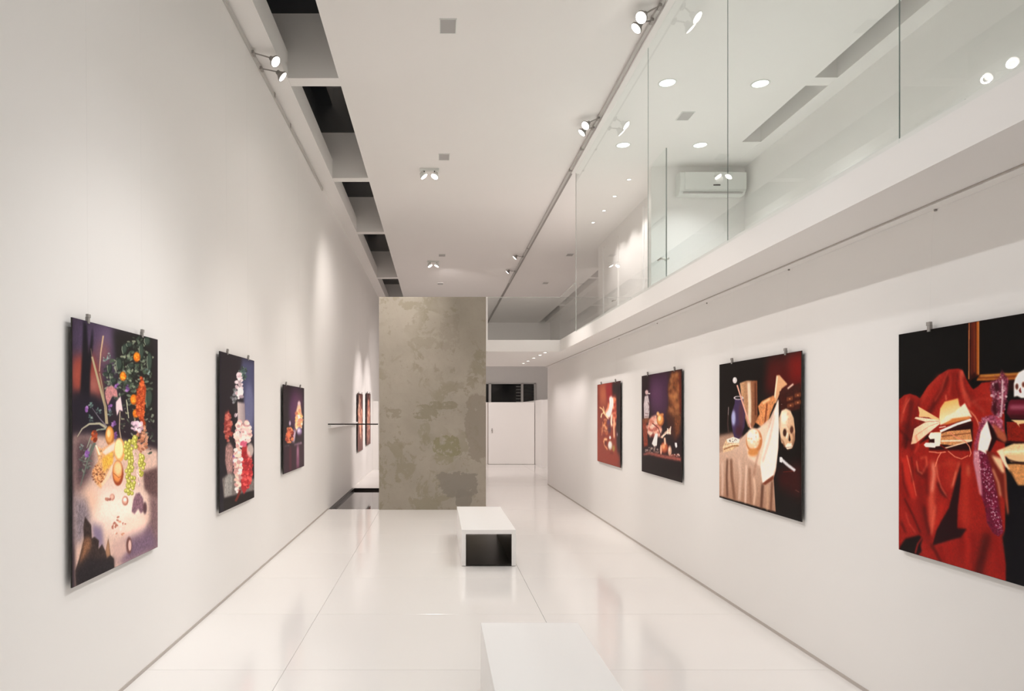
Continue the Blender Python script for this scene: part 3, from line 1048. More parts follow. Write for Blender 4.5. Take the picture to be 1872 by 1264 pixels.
# rolled cylinder and books
a.poly([(1040, 800), (1060, 780), (1420, 780), (1420, 960), (1060, 950), (1020, 900)], (92, 16, 34), soft=2)
a.line([(1050, 850), (1420, 845)], 22, (214, 130, 150), soft=6)
a.line([(1050, 930), (1420, 940)], 24, (46, 4, 12), soft=4)
a.poly([(1020, 980), (1420, 980), (1420, 1180), (1030, 1150)], (128, 26, 14), soft=1, nz=.2)
a.poly([(1060, 962), (1420, 965), (1420, 1000), (1200, 990), (1130, 1000), (1140, 1030), (1110, 990)], (240, 196, 140), soft=1)
a.line([(1020, 1160), (1180, 1165), (1420, 1170)], 14, (50, 6, 6), soft=2)
a.poly([(930, 1240), (1000, 1210), (1080, 1175), (1420, 1165), (1420, 1300), (1050, 1290), (960, 1280)], (250, 206, 150), soft=2, nz=.1)
a.line([(1000, 1250), (1420, 1225)], 16, (255, 240, 214), soft=3)
# lower half
a.zoom(1630, 820, 4.77)
a.poly([(990, 140), (1420, 120), (1420, 330), (1100, 330), (1050, 250)], (206, 140, 84), soft=2, nz=.15)
a.poly([(990, 60), (1420, 50), (1420, 120), (1040, 120)], (236, 190, 140), soft=2)
a.line([(1010, 100), (1130, 135), (1420, 160)], 12, (40, 12, 10), soft=2)
for p, wd, c, so, al in (
        ([(110, 80), (140, 240), (190, 400), (215, 440)], 60, (190, 42, 28), 6, .8),
        ([(130, 60), (180, 260), (215, 420)], 8, (236, 130, 100), 2, .7),
        ([(250, 90), (300, 70), (305, 150), (270, 215)], 16, (232, 110, 80), 4, .7),
        ([(210, 180), (250, 230), (300, 240)], 34, DR, 8, .8),
        ([(355, 110), (370, 200), (345, 400), (350, 600), (330, 720)], 44, (222, 100, 74), 12, .85),
        ([(360, 130), (368, 230), (350, 380)], 14, (250, 190, 160), 6, .7),
        ([(240, 260), (250, 420), (270, 600), (330, 830)], 60, (110, 14, 12), 14, .75),
        ([(90, 300), (120, 460), (200, 640), (270, 780)], 50, (120, 14, 10), 12, .6),
        ([(110, 440), (190, 600), (250, 740)], 10, (60, 4, 4), 4, .9),
        ([(400, 300), (430, 380), (480, 430)], 24, (50, 6, 8), 5, .8),
        ([(590, 120), (560, 230), (520, 350)], 16, (236, 130, 92), 5, .6),
        ([(500, 80), (530, 200), (480, 320)], 60, (190, 56, 34), 14, .5),
        ([(640, 130), (650, 300), (640, 500), (640, 700)], 60, (200, 60, 38), 16, .6),
        ([(665, 150), (670, 240)], 16, (240, 150, 110), 6, .6),
        ([(560, 640), (620, 800), (600, 960)], 60, (110, 8, 6), 16, .6),
        ([(840, 740), (800, 900), (760, 1060), (740, 1180)], 60, (40, 4, 4), 14, .9),
        ([(880, 760), (930, 900), (960, 1100)], 50, (120, 12, 10), 14, .6),
        ([(430, 1000), (380, 900), (340, 840)], 24, (60, 4, 4), 6, .8)):
    a.line(p, wd, c, so, al)
for p, wd, c, so, al in (
        ([(90, 130), (100, 300), (150, 430)], 12, (80, 8, 8), 5, .8), ([(170, 60), (185, 200), (175, 300)], 12, (70, 8, 8), 5, .7),
        ([(215, 110), (230, 200), (270, 225)], 10, (240, 130, 100), 3, .7), ([(300, 160), (300, 260), (310, 420)], 26, (84, 8, 8), 8, .8),
        ([(385, 120), (400, 240), (430, 340), (480, 420)], 8, (240, 140, 108), 3, .6), ([(400, 160), (480, 130), (580, 130)], 20, (206, 84, 56), 8, .5),
        ([(440, 460), (430, 560), (380, 700)], 40, (196, 44, 28), 10, .6), ([(280, 500), (300, 640), (330, 760)], 20, (60, 6, 6), 7, .8),
        ([(380, 500), (360, 640), (345, 760)], 14, (236, 120, 90), 5, .6), ([(560, 200), (530, 330)], 8, (250, 170, 130), 3, .6),
        ([(690, 300), (700, 440), (740, 560)], 30, (150, 20, 14), 9, .6), ([(640, 720), (670, 860), (660, 1000)], 30, (196, 40, 26), 9, .6),
        ([(700, 740), (720, 860), (700, 1000)], 26, (100, 8, 8), 9, .7), ([(420, 860), (450, 960), (470, 1060)], 30, (120, 10, 8), 9, .6),
        ([(120, 560), (150, 660), (210, 740)], 10, (230, 96, 72), 4, .5), ([(500, 850), (520, 960)], 24, (150, 14, 10), 8, .6),
        ([(80, 640), (120, 740)], 16, (60, 4, 4), 6, .8)):
    a.line(p, wd, c, so, al)
a.poly([(605, 130), (600, 300), (575, 520), (570, 700), (655, 705), (600, 780), (520, 800), (355, 850), (390, 720), (430, 640), (500, 520),
        (530, 400), (575, 230)], (34, 3, 8), soft=3)
a.poly([(70, 860), (120, 790), (240, 760), (270, 790), (250, 850), (260, 900), (220, 950), (70, 900)], (16, 2, 3), soft=4)
a.line([(265, 780), (225, 840), (205, 920)], 12, (150, 30, 26), soft=3)
# sequin scarf
sc_ = [(715, 20), (770, 20), (860, 70), (890, 220), (930, 430), (960, 620), (975, 740), (930, 775), (880, 740), (830, 650), (815, 520), (780, 420),
       (740, 260), (712, 120)]
a.poly(sc_, (104, 20, 46), soft=2, nz=.3)
for t in np.linspace(0, 1, 26):
    cx = 745 + 190 * t ** 0.8
    cy = 40 + 700 * t
    a.scatter(11, cx + 10, cy, 55 - 14 * t, 26, 5.5 - 1.5 * t, [(226, 186, 200), (190, 110, 140), (160, 70, 100), (245, 222, 226), (110, 20, 50)], alpha=.75)
a.poly([(715, 20), (760, 20), (780, 260), (790, 420), (765, 400), (735, 240), (712, 120)], (236, 170, 176), soft=3, alpha=.7)
a.scatter(26, 1000, 840, 40, 50, 3, [(200, 190, 180), (120, 110, 100)], alpha=.8)
# pale folds right
a.poly([(820, 20), (900, 40), (990, 220), (1020, 400), (1025, 590), (990, 470), (940, 380), (960, 640), (930, 440), (880, 200)], (110, 30, 20), soft=3)
a.poly([(870, 60), (960, 90), (990, 220), (960, 210), (900, 120)], (246, 196, 150), soft=4)
a.poly([(930, 20), (970, 10), (1000, 120), (1030, 190), (990, 160), (950, 80)], (252, 222, 186), soft=2)
a.line([(880, 180), (930, 300), (950, 420)], 14, (232, 160, 120), soft=4)
a.line([(990, 220), (1000, 400), (1015, 580)], 14, (200, 104, 70), soft=4)
a.poly([(1030, 190), (1060, 250), (1100, 330), (1420, 335), (1420, 1500), (1005, 1500), (1000, 1020), (965, 780), (1000, 700), (1030, 560), (1010, 350)],
       (5, 3, 10), soft=4)
picture(a, 'mounted photograph of red drapery, open book and skull, cut by the right frame edge', [yr(1699), 2.5])

# ---- right wall, second: skull, vase, cream cloth
a = Art(True, 2.42, 4.55, 5.874, 0.872, 2.0135, 640, (10, 4, 4), 12)
a.zoom(1300, 630, 3.717)
a.poly([(50, 60), (640, 30), (640, 1250), (50, 1100)], (12, 4, 4), soft=1)
a.poly([(380, 90), (640, 30), (640, 300), (480, 360), (360, 330)], (74, 12, 10), soft=24)
a.poly([(520, 90), (640, 50), (640, 260), (540, 250)], (112, 16, 14), soft=20)
a.poly([(440, 860), (620, 800), (620, 1060), (460, 980)], (52, 8, 8), soft=20)
# table top haze
a.poly([(50, 620), (140, 600), (260, 640), (240, 760), (50, 780)], (176, 140, 120), soft=8, nz=.1)
# folio stack and sheets
a.poly([(195, 262), (240, 245), (314, 245), (316, 500), (280, 580), (250, 560), (225, 480), (205, 350)], (206, 160, 120), soft=2, nz=.12,
       grad=((200, 400), (320, 400), (120, 66, 40)))
a.line([(255, 255), (262, 400), (260, 540)], 22, (240, 214, 186), soft=5)
a.line([(300, 260), (302, 480)], 8, (86, 40, 24), soft=3)
a.poly([(430, 360), (445, 210), (465, 207), (520, 270), (480, 300), (440, 400), (415, 390)], (222, 168, 124), soft=2)
a.line([(450, 215), (430, 380)], 10, (248, 220, 186), soft=2)
a.poly([(318, 420), (345, 385), (425, 345), (440, 380), (400, 480), (370, 600), (340, 560), (300, 530), (330, 470)], (214, 140, 88), soft=2, nz=.2)
a.line([(350, 400), (400, 370)], 12, (250, 210, 160), soft=3)
a.line([(380, 400), (370, 500), (360, 570)], 8, (120, 50, 26), soft=3)
# chest, right
a.poly([(465, 320), (605, 260), (605, 440), (470, 470)], (58, 20, 14), soft=2, nz=.2)
for (x, y) in ((535, 370), (590, 345), (540, 415), (590, 395)):
    a.poly([(x - 22, y - 10), (x + 22, y - 20), (x + 22, y + 8), (x - 22, y + 16)], (110, 56, 34), soft=2)
    a.ell(x, y, 6, 5, (190, 120, 80))
a.line([(520, 300), (560, 268)], 12, (230, 200, 180), soft=2)
# vase
a.poly([(160, 370), (205, 362), (220, 375), (218, 410), (232, 470), (228, 560), (205, 620), (185, 650), (158, 640), (140, 560), (135, 490), (150, 430), (160, 400)],
       (66, 48, 84), soft=2)
a.ell(152, 500, 14, 52, (172, 176, 214), soft=6)
a.ell(205, 480, 18, 90, (92, 50, 56), soft=8, alpha=.7)
a.ell(190, 590, 26, 40, (70, 26, 34), soft=8, alpha=.7)
a.ell(186, 363, 34, 14, (214, 204, 206), soft=1)
a.ell(186, 363, 24, 8, (26, 16, 24), soft=1)
a.line([(118, 425), (112, 540), (118, 600)], 9, (70, 50, 46), soft=2)
a.line([(118, 425), (116, 480)], 3, (160, 150, 150))
# long spoon
a.line([(176, 275), (215, 400), (270, 570)], 10, (226, 170, 150), soft=1)
a.ell(161, 243, 15, 22, (214, 206, 206), soft=1, hl=(250, 248, 246))
# cloth
a.poly([(50, 740), (150, 700), (240, 600), (330, 570), (400, 500), (460, 370), (458, 700), (440, 860), (425, 910), (440, 1140), (50, 1030)], (214, 180, 158), soft=2,
       nz=.05, grad=((250, 700), (250, 1150), (160, 116, 92)))
a.poly([(455, 370), (462, 560), (455, 700), (440, 840), (420, 900), (350, 950), (330, 800), (340, 700), (400, 560)], (250, 236, 222), soft=3)
a.poly([(235, 640), (330, 560), (400, 520), (360, 700), (330, 830), (250, 770)], (240, 210, 186), soft=5)
for p, wd, c, al in (([(110, 780), (105, 900), (110, 1040)], 14, (96, 60, 46), .8), ([(135, 780), (140, 900), (160, 1060)], 18, (120, 80, 60), .8),
                     ([(240, 820), (235, 950), (232, 1080)], 12, (236, 206, 186), .8), ([(260, 840), (265, 960), (270, 1080)], 16, (140, 98, 76), .7),
                     ([(290, 900), (300, 1000), (290, 1090)], 14, (230, 196, 170), .8), ([(350, 950), (345, 1040), (340, 1120)], 18, (84, 50, 36), .8),
                     ([(380, 960), (385, 1060), (380, 1130)], 14, (200, 160, 130), .8), ([(415, 930), (410, 1040), (405, 1140)], 14, (100, 60, 44), .8),
                     ([(190, 780), (200, 900), (190, 1060)], 18, (226, 196, 176), .6), ([(75, 800), (78, 920), (75, 1030)], 14, (220, 190, 172), .7),
                     ([(430, 480), (400, 640), (350, 800)], 12, (206, 170, 150), .6), ([(330, 700), (300, 830), (290, 900)], 12, (170, 120, 96), .6)):
    a.line(p, wd, c, 5, al)
a.poly([(345, 950), (375, 925), (410, 900), (425, 890), (422, 920), (370, 955)], (120, 60, 40), soft=2)
# loaf / crumpled paper ball
a.ell(292, 655, 56, 84, (240, 206, 168), soft=3, sh=(196, 120, 70))
a.ell(285, 620, 42, 48, (252, 240, 222), soft=6)
a.ell(285, 735, 36, 26, (214, 140, 76), soft=5)
a.scatter(26, 288, 640, 44, 60, 7, [(252, 240, 226), (226, 170, 120), (246, 222, 190)], alpha=.5)
# letters
a.poly([(78, 700), (100, 650), (150, 632), (195, 650), (190, 690), (130, 725), (80, 735)], (222, 186, 146), soft=1, nz=.2)
a.poly([(105, 645), (150, 628), (195, 645), (188, 672), (110, 668)], (240, 228, 214), soft=1)
a.line([(85, 715), (150, 690), (188, 690)], 6, (150, 90, 50))
a.line([(80, 700), (140, 680), (190, 676)], 4, (250, 230, 200))
a.scatter(8, 145, 652, 30, 10, 3, [(60, 40, 40)])
# skull
a.poly([(462, 560), (462, 500), (480, 450), (510, 436), (540, 450), (562, 500), (572, 590), (568, 650), (552, 706), (520, 716), (505, 700), (495, 680),
        (478, 670), (470, 620)], (240, 214, 182), soft=2, grad=((470, 500), (570, 640), (206, 160, 120)))
a.ell(500, 500, 26, 44, (252, 238, 214), soft=6)
a.ell(501, 600, 12, 26, (60, 30, 22), soft=2)
a.ell(548, 580, 12, 26, (80, 40, 28), soft=2)
a.poly([(526, 650), (532, 606), (542, 650), (534, 662)], (50, 22, 18), soft=1)
a.poly([(505, 690), (520, 672), (548, 672), (556, 690), (545, 706), (515, 712)], (250, 232, 210), soft=1)
a.line([(470, 640), (490, 660), (500, 700)], 8, (150, 100, 74), soft=3)
a.line([(556, 600), (566, 640), (552, 690)], 12, (150, 104, 80), soft=4)
a.line([(484, 560), (510, 556), (524, 580)], 6, (250, 232, 208), soft=2)
a.line([(512, 640), (520, 600)], 8, (250, 236, 214), soft=2)
a.line([(508, 702), (550, 698)], 3, (120, 76, 56), soft=1)
a.poly([(464, 500), (474, 470), (470, 560), (466, 610)], (150, 110, 84), soft=4, alpha=.7)
a.scatter(16, 525, 520, 30, 60, 6, [(214, 176, 140), (196, 150, 116)], soft=3, alpha=.5)
# bone / paper roll
a.line([(470, 775), (520, 820), (572, 860)], 20, (216, 214, 216), soft=2)
a.poly([(466, 765), (485, 770), (482, 806), (466, 800)], (236, 236, 238), soft=1)
a.line([(490, 868), (560, 862)], 3, (150, 60, 40))
a.line([(572, 990), (600, 1006)], 3, (150, 120, 110))
picture(a, 'mounted photograph of a skull, dark vase and cream draped cloth on the right wall', [yr(1338), yr(1436)])

# ---- right wall, third: purple wall, gold vase, figure
a = Art(True, 2.42, 6.785, 8.11, 0.906, 2.035, 420, (24, 8, 14), 13)
a.zoom(1160, 660, 5.27)
a.poly([(60, 130), (460, 80), (460, 1200), (60, 1100)], (30, 10, 18), soft=1)
a.poly([(150, 130), (330, 100), (330, 420), (300, 560), (160, 500), (140, 300)], (66, 34, 62), soft=20)
a.ell(215, 330, 60, 120, (86, 50, 82), soft=24)
a.poly([(340, 140), (370, 100), (450, 90), (455, 400), (440, 700), (390, 760), (350, 640), (340, 520), (310, 520), (330, 420), (320, 260)], (112, 62, 34), soft=8, nz=.4)
a.scatter(60, 390, 330, 50, 230, 14, [(176, 110, 66), (140, 80, 44), (86, 40, 22), (190, 130, 80)], asp=1.8, soft=4, alpha=.5)
a.line([(440, 120), (445, 500)], 14, (80, 14, 10), soft=6)
a.poly([(300, 500), (380, 540), (400, 760), (330, 700)], (60, 26, 18), soft=10, nz=.3)
# figure
a.poly([(92, 560), (88, 420), (98, 340), (130, 330), (142, 400), (146, 470), (135, 560)], (196, 184, 186), soft=2, nz=.15)
a.ell(117, 303, 16, 24, (206, 176, 176), soft=2)
a.ell(140, 315, 12, 6, (245, 240, 235), soft=1)
a.line([(130, 400), (146, 440), (140, 480)], 8, (90, 60, 66), soft=2)
a.line([(100, 510), (135, 510)], 5, (120, 80, 80))
a.line([(98, 535), (135, 535)], 5, (120, 80, 80))
a.poly([(75, 560), (140, 550), (130, 600), (80, 610)], (120, 66, 40), soft=3, nz=.3)
a.poly([(75, 600), (115, 590), (130, 820), (90, 830)], (130, 54, 34), soft=4, nz=.3)
# pink cloth
a.poly([(130, 620), (160, 540), (210, 520), (220, 600), (270, 660), (240, 740), (180, 700), (150, 740), (125, 690)], (226, 170, 150), soft=4, nz=.25)
a.scatter(60, 185, 640, 60, 90, 14, [(250, 224, 206), (206, 120, 96), (240, 190, 170), (160, 60, 50)], soft=2, alpha=.6)
# gold vase
a.ell(250, 570, 36, 62, (226, 156, 88), soft=2, sh=(150, 78, 40), hl=(252, 214, 160))
a.ell(225, 510, 14, 20, (236, 180, 120), soft=2)
a.ell(268, 518, 14, 14, (206, 130, 76), soft=2)
a.line([(170, 600), (230, 650), (260, 740)], 6, (70, 20, 16), soft=1)
# sheet, hands, bowls
a.poly([(165, 800), (200, 700), (225, 700), (215, 820), (190, 830)], (244, 236, 228), soft=2)
a.poly([(245, 740), (300, 680), (350, 640), (350, 710), (300, 700), (270, 750)], (226, 190, 166), soft=2, nz=.3)
a.line([(318, 650), (322, 710)], 9, (244, 222, 206), soft=1)
a.line([(350, 630), (340, 710)], 8, (244, 222, 206), soft=1)
a.line([(270, 730), (320, 690), (350, 700)], 10, (250, 230, 212), soft=1)
a.ell(290, 840, 40, 56, (190, 96, 60), soft=3, sh=(96, 30, 20), hl=(240, 170, 120))
a.line([(290, 740), (295, 810)], 18, (232, 190, 160), soft=2)
a.ell(255, 860, 10, 50, (226, 170, 140), soft=2)
a.ell(340, 870, 18, 52, (214, 166, 140), soft=3, hl=(250, 225, 205))
a.poly([(388, 790), (408, 790), (412, 830), (400, 842), (390, 820)], (250, 250, 250), soft=1)
a.scatter(30, 390, 910, 45, 16, 8, [(220, 170, 150), (240, 220, 210), (120, 60, 50)], asp=.6)
a.scatter(60, 170, 870, 70, 36, 8, [(160, 140, 130), (90, 66, 60), (200, 180, 170), (60, 40, 40)], alpha=.7)
# table edge
a.poly([(80, 900), (130, 880), (450, 935), (450, 975), (280, 945), (90, 915)], (150, 80, 70), soft=3, nz=.3)
a.poly([(60, 925), (140, 905), (280, 950), (460, 985), (460, 1250), (60, 1150)], (20, 5, 8), soft=4)
picture(a, 'mounted photograph of a golden jug and crowded table on purple, right wall', [yr(1184), yr(1233)])

# ---- right wall, farthest: red ground, white feathers
a = Art(True, 2.42, 9.06, 10.36, 0.87, 2.023, 360, (130, 50, 34), 14)
a.zoom(1080, 680, 7.02)
a.poly([(80, 160), (380, 110), (380, 1200), (80, 1130)], (124, 44, 32), soft=1, grad=((120, 200), (120, 1100), (140, 56, 38)))
a.poly([(110, 170), (200, 150), (210, 420), (120, 420)], (176, 96, 66), soft=24)
a.poly([(190, 150), (280, 140), (270, 380), (210, 380)], (140, 30, 34), soft=16)
a.poly([(275, 130), (390, 100), (390, 1200), (350, 1190), (330, 860), (320, 600), (330, 330), (280, 300)], (30, 12, 16), soft=12)
a.poly([(85, 1000), (370, 1050), (380, 1200), (80, 1120)], (140, 56, 40), soft=14)
a.poly([(290, 320), (325, 310), (330, 600), (300, 700), (285, 500)], (170, 70, 50), soft=8, nz=.3)
a.scatter(50, 300, 520, 26, 190, 12, [(220, 120, 80), (160, 50, 36), (240, 170, 130)], asp=1.6, soft=3, alpha=.6)
a.poly([(235, 330), (262, 308), (290, 340), (292, 420), (270, 520), (250, 580), (215, 600), (190, 560), (190, 510), (225, 450), (240, 400)], (250, 236, 228), soft=4)
a.line([(190, 520), (220, 470), (230, 400)], 20, (224, 130, 90), soft=5)
a.line([(112, 455), (150, 480), (175, 540), (230, 610)], 14, (250, 214, 160), soft=2)
a.line([(160, 445), (172, 500), (185, 540)], 9, (246, 200, 150), soft=2)
a.line([(130, 590), (140, 540), (175, 520)], 14, (250, 226, 180), soft=2)
a.line([(270, 540), (262, 640), (270, 700)], 22, (250, 226, 204), soft=4)
a.line([(300, 600), (296, 720), (300, 850)], 18, (240, 190, 150), soft=5)
a.ell(228, 650, 20, 40, (96, 56, 84), soft=5)
a.ell(240, 740, 18, 50, (80, 40, 56), soft=6)
a.poly([(130, 640), (200, 610), (215, 780), (160, 830), (130, 760)], (110, 40, 26), soft=6, nz=.4)
a.scatter(50, 175, 720, 40, 110, 13, [(214, 130, 76), (120, 44, 26), (236, 180, 130), (150, 60, 40)], soft=3, alpha=.7)
a.line([(150, 640), (150, 720), (140, 820)], 8, (196, 120, 90), soft=2)
a.line([(165, 880), (180, 950), (215, 1000)], 14, (230, 170, 120), soft=3)
a.ell(190, 870, 24, 18, (240, 190, 140), soft=3)
a.ell(190, 920, 18, 26, (96, 30, 20), soft=4)
a.ell(248, 846, 12, 22, (252, 246, 240), soft=2)
a.ell(250, 948, 30, 60, (232, 222, 214), soft=3, sh=(170, 140, 120), hl=(250, 250, 246))
a.ell(294, 985, 16, 44, (160, 130, 66), soft=4)
a.ell(340, 806, 10, 24, (150, 130, 136), soft=4)
a.ell(270, 1045, 26, 8, (96, 30, 24), soft=4)
picture(a, 'mounted photograph with white feathers on a rust red ground, farthest on the right wall', [yr(1099), yr(1125)])

# ---- left wall, nearest: fruit, corn, flowers, grapes
a = Art(False, -1.78, 3.331, 4.350, 0.745, 2.066, 620, (44, 34, 42), 21)
a.zoom(120, 560, 4.683)
a.poly([(50, 80), (770, 260), (770, 900), (50, 900)], (46, 38, 50), soft=1)
a.poly([(60, 80), (450, 180), (460, 520), (300, 640), (60, 640)], (74, 60, 84), soft=30, nz=.1)
a.ell(350, 260, 90, 110, (96, 78, 104), soft=26)
a.poly([(60, 430), (240, 400), (300, 560), (320, 760), (200, 780), (60, 730)], (134, 62, 54), soft=18)
a.ell(100, 590, 46, 110, (156, 74, 60), soft=20)
a.ell(240, 680, 50, 90, (158, 96, 88), soft=20)
a.ell(320, 400, 60, 70, (134, 84, 84), soft=24)
a.poly([(400, 180), (770, 250), (770, 1000), (520, 900), (420, 420)], (32, 30, 30), soft=20)
# cypress
a.poly([(150, 130), (180, 150), (195, 420), (230, 170), (235, 300), (210, 560), (205, 800), (120, 820), (130, 600), (140, 420)], (22, 20, 28), soft=5)
a.poly([(60, 750), (130, 730), (260, 760), (330, 900), (340, 1264), (60, 1264)], (34, 30, 40), soft=12)
a.zoom(120, 810, 4.517)
a.poly([(60, -60), (300, -60), (760, 60), (780, 900), (80, 1220)], (214, 180, 164), soft=10, nz=.08)
a.poly([(60, -60), (230, -60), (230, 250), (130, 420), (70, 430)], (84, 64, 70), soft=24, nz=.2)
a.ell(420, 540, 250, 180, (250, 228, 214), soft=40)
a.ell(580, 700, 110, 90, (250, 214, 196), soft=20)
a.ell(200, 480, 80, 110, (232, 190, 166), soft=26)
a.poly([(60, 430), (170, 460), (210, 620), (150, 800), (70, 860)], (134, 120, 126), soft=16, nz=.2)
a.poly([(640, 240), (760, 200), (765, 480), (700, 440), (650, 380)], (96, 70, 70), soft=8, nz=.3)
a.poly([(690, 420), (770, 460), (775, 880), (690, 900), (640, 760), (700, 640)], (124, 96, 98), soft=16, nz=.2)
a.poly([(500, 800), (700, 700), (770, 860), (620, 950), (480, 1010), (400, 960)], (116, 92, 112), soft=18, nz=.15)
a.poly([(380, 830), (500, 780), (520, 900), (440, 980), (390, 930)], (206, 170, 160), soft=12)
a.poly([(210, 660), (300, 700), (320, 900), (230, 820)], (132, 116, 140), soft=12)
# torn bark at the lower left
a.poly([(150, 800), (145, 700), (158, 612), (210, 680), (215, 790), (240, 780), (275, 810), (270, 880), (300, 840), (330, 900), (352, 790), (370, 930), (398, 960), (400, 1060),
        (88, 1215), (78, 1060), (110, 960)], (56, 42, 40), soft=2, nz=.3)
a.poly([(150, 800), (200, 780), (215, 860), (150, 960), (110, 1000), (130, 900)], (130, 90, 66), soft=8, nz=.3)
a.poly([(330, 900), (352, 790), (368, 930), (340, 960)], (170, 126, 96), soft=3)
a.poly([(85, 1060), (200, 960), (400, 960), (402, 1064), (88, 1215)], (34, 28, 32), soft=10, nz=.3)
# fruit
a.zoom(120, 560, 4.683)
GR = [(96, 110, 92), (60, 72, 60), (132, 146, 122), (40, 48, 42), (160, 168, 140), (74, 92, 70)]
a.scatter(200, 610, 560, 140, 300, 17, GR, asp=.5, soft=1, alpha=.75)
a.scatter(110, 450, 610, 120, 180, 17, GR, asp=.5, soft=1, alpha=.75)
a.scatter(60, 580, 960, 120, 160, 13, GR + [(190, 190, 150)], asp=.4, soft=1, alpha=.7)
a.scatter(60, 710, 1000, 50, 300, 14, [(50, 56, 50), (90, 100, 84), (30, 30, 32), (140, 150, 130)], asp=.5, soft=1, alpha=.8)
for (x, y, rx, ry, an) in ((505, 370, 26, 50, 10), (460, 500, 30, 60, 0), (375, 535, 20, 45, 15), (345, 585, 30, 16, 10), (650, 390, 22, 80, 0),
                           (560, 510, 34, 20, 0), (715, 800, 34, 90, 5), (720, 480, 26, 90, 0), (545, 330, 30, 20, 0), (700, 300, 30, 40, 0), (410, 640, 34, 24, -20)):
    a.ell(x, y, rx, ry, (58, 72, 62), an, soft=2, sh=(26, 32, 30))
    a.line([(x - rx * .8, y - ry * .6), (x - rx * .9, y), (x - rx * .5, y + ry * .8)], 5, (176, 186, 160), soft=1, alpha=.7)
for (x, y, r) in ((610, 435, 30), (492, 600, 28), (585, 800, 32), (600, 920, 26)):
    a.ell(x, y, r, r * 1.4, (232, 136, 34), soft=2, sh=(170, 76, 20))
    a.scatter(22, x, y, r * .8, r * 1.1, 6, [(250, 176, 60), (214, 104, 24), (250, 150, 40)])
a.poly([(655, 600), (690, 700), (670, 960), (690, 1010), (660, 1040), (630, 960), (600, 930), (605, 760), (640, 640)], (176, 70, 34), soft=4, nz=.3)
a.scatter(110, 645, 800, 36, 190, 8, [(206, 92, 46), (150, 50, 24), (226, 120, 66)], alpha=.8)
a.scatter(70, 655, 1130, 50, 120, 12, [(196, 130, 96), (160, 96, 70), (220, 160, 130)], alpha=.8)
a.poly([(335, 740), (355, 690), (400, 682), (440, 720), (445, 780), (400, 770), (360, 850), (345, 800)], (192, 130, 130), soft=2, nz=.2)
a.poly([(430, 820), (470, 770), (490, 900), (460, 890), (440, 940), (430, 880)], (236, 206, 208), soft=2)
a.scatter(30, 610, 1030, 50, 50, 13, [(230, 200, 214), (196, 160, 180), (246, 226, 228)], alpha=.8)
for (x, y) in ((180, 885), (378, 870), (528, 700), (430, 1110), (410, 1010), (190, 1255), (430, 670)):
    a.scatter(9, x, y, 18, 30, 9, [(140, 90, 160), (176, 130, 190), (110, 70, 130)], alpha=.85)
for (x, y) in ((220, 850), (280, 900), (215, 960), (380, 920), (130, 1210), (700, 560), (370, 430), (340, 450)):
    a.scatter(9, x, y, 20, 30, 9, [(110, 140, 130), (80, 100, 96), (150, 170, 160)], asp=.6, alpha=.8)
# grass blades
a.line([(322, 250), (300, 400), (288, 560)], 14, (190, 160, 130), soft=1, wd2=8)
a.line([(225, 430), (290, 680), (340, 860), (352, 1010)], 16, (170, 156, 124), soft=1, wd2=26)
a.line([(290, 570), (320, 720), (345, 900)], 10, (150, 130, 104), soft=1)
a.line([(215, 360), (225, 430)], 4, (150, 130, 110))
a.line([(350, 1040), (290, 1005), (200, 1010), (140, 1050), (98, 1120)], 26, (176, 170, 146), soft=1, wd2=6)
a.line([(350, 1030), (290, 960), (225, 870)], 12, (130, 120, 130), soft=1, wd2=4)
a.line([(345, 1050), (270, 1060), (215, 1120), (180, 1215)], 14, (150, 160, 140), soft=1, wd2=6)
a.scatter(20, 245, 1110, 24, 60, 12, [(170, 70, 40), (210, 110, 60), (120, 50, 34)], alpha=.85)
a.line([(465, 900), (460, 1050), (480, 1170)], 10, (170, 150, 130), soft=1)
a.line([(520, 800), (540, 960)], 8, (190, 190, 160), soft=1)
a.ell(378, 1110, 38, 84, (226, 160, 84), soft=2, sh=(176, 104, 50), hl=(248, 210, 150))
a.zoom(120, 810, 4.517)
a.line([(240, 0), (180, 150), (120, 360)], 22, (100, 110, 100), soft=1, wd2=6)
a.line([(210, 10), (160, 140)], 14, (140, 150, 136), soft=1)
a.scatter(26, 160, 160, 50, 110, 14, [(96, 110, 100), (60, 70, 66), (130, 140, 126)], asp=.4, alpha=.8)
a.scatter(8, 175, 90, 16, 22, 10, [(130, 84, 156), (160, 120, 180)])
# corn husk, melon
a.poly([(250, 30), (300, 50), (400, -10), (420, 60), (380, 180), (330, 280), (290, 380), (250, 340), (215, 240), (270, 150)], (226, 170, 120), soft=3, nz=.25)
a.scatter(90, 270, 260, 50, 80, 10, [(150, 84, 50), (206, 136, 86), (236, 180, 130), (120, 60, 40)], asp=.4, alpha=.8)
a.poly([(300, 130), (390, 60), (390, 170), (310, 240)], (236, 176, 76), soft=5, nz=.2)
a.line([(250, 20), (280, 100)], 14, (250, 226, 200), soft=1)
a.line([(390, 190), (350, 280), (300, 350)], 24, (240, 206, 176), soft=2)
a.poly([(300, 80), (340, 40), (400, 0), (440, 10), (400, 60), (330, 100)], (250, 214, 196), soft=2)
a.ell(445, 60, 44, 100, (250, 226, 170), soft=2, sh=(226, 160, 90))
a.ell(432, 250, 46, 106, (226, 140, 76), soft=2, sh=(150, 66, 36))
a.ell(432, 210, 34, 62, (250, 206, 150), soft=8)
a.line([(395, 250), (440, 290), (480, 260)], 5, (160, 80, 44), soft=1)
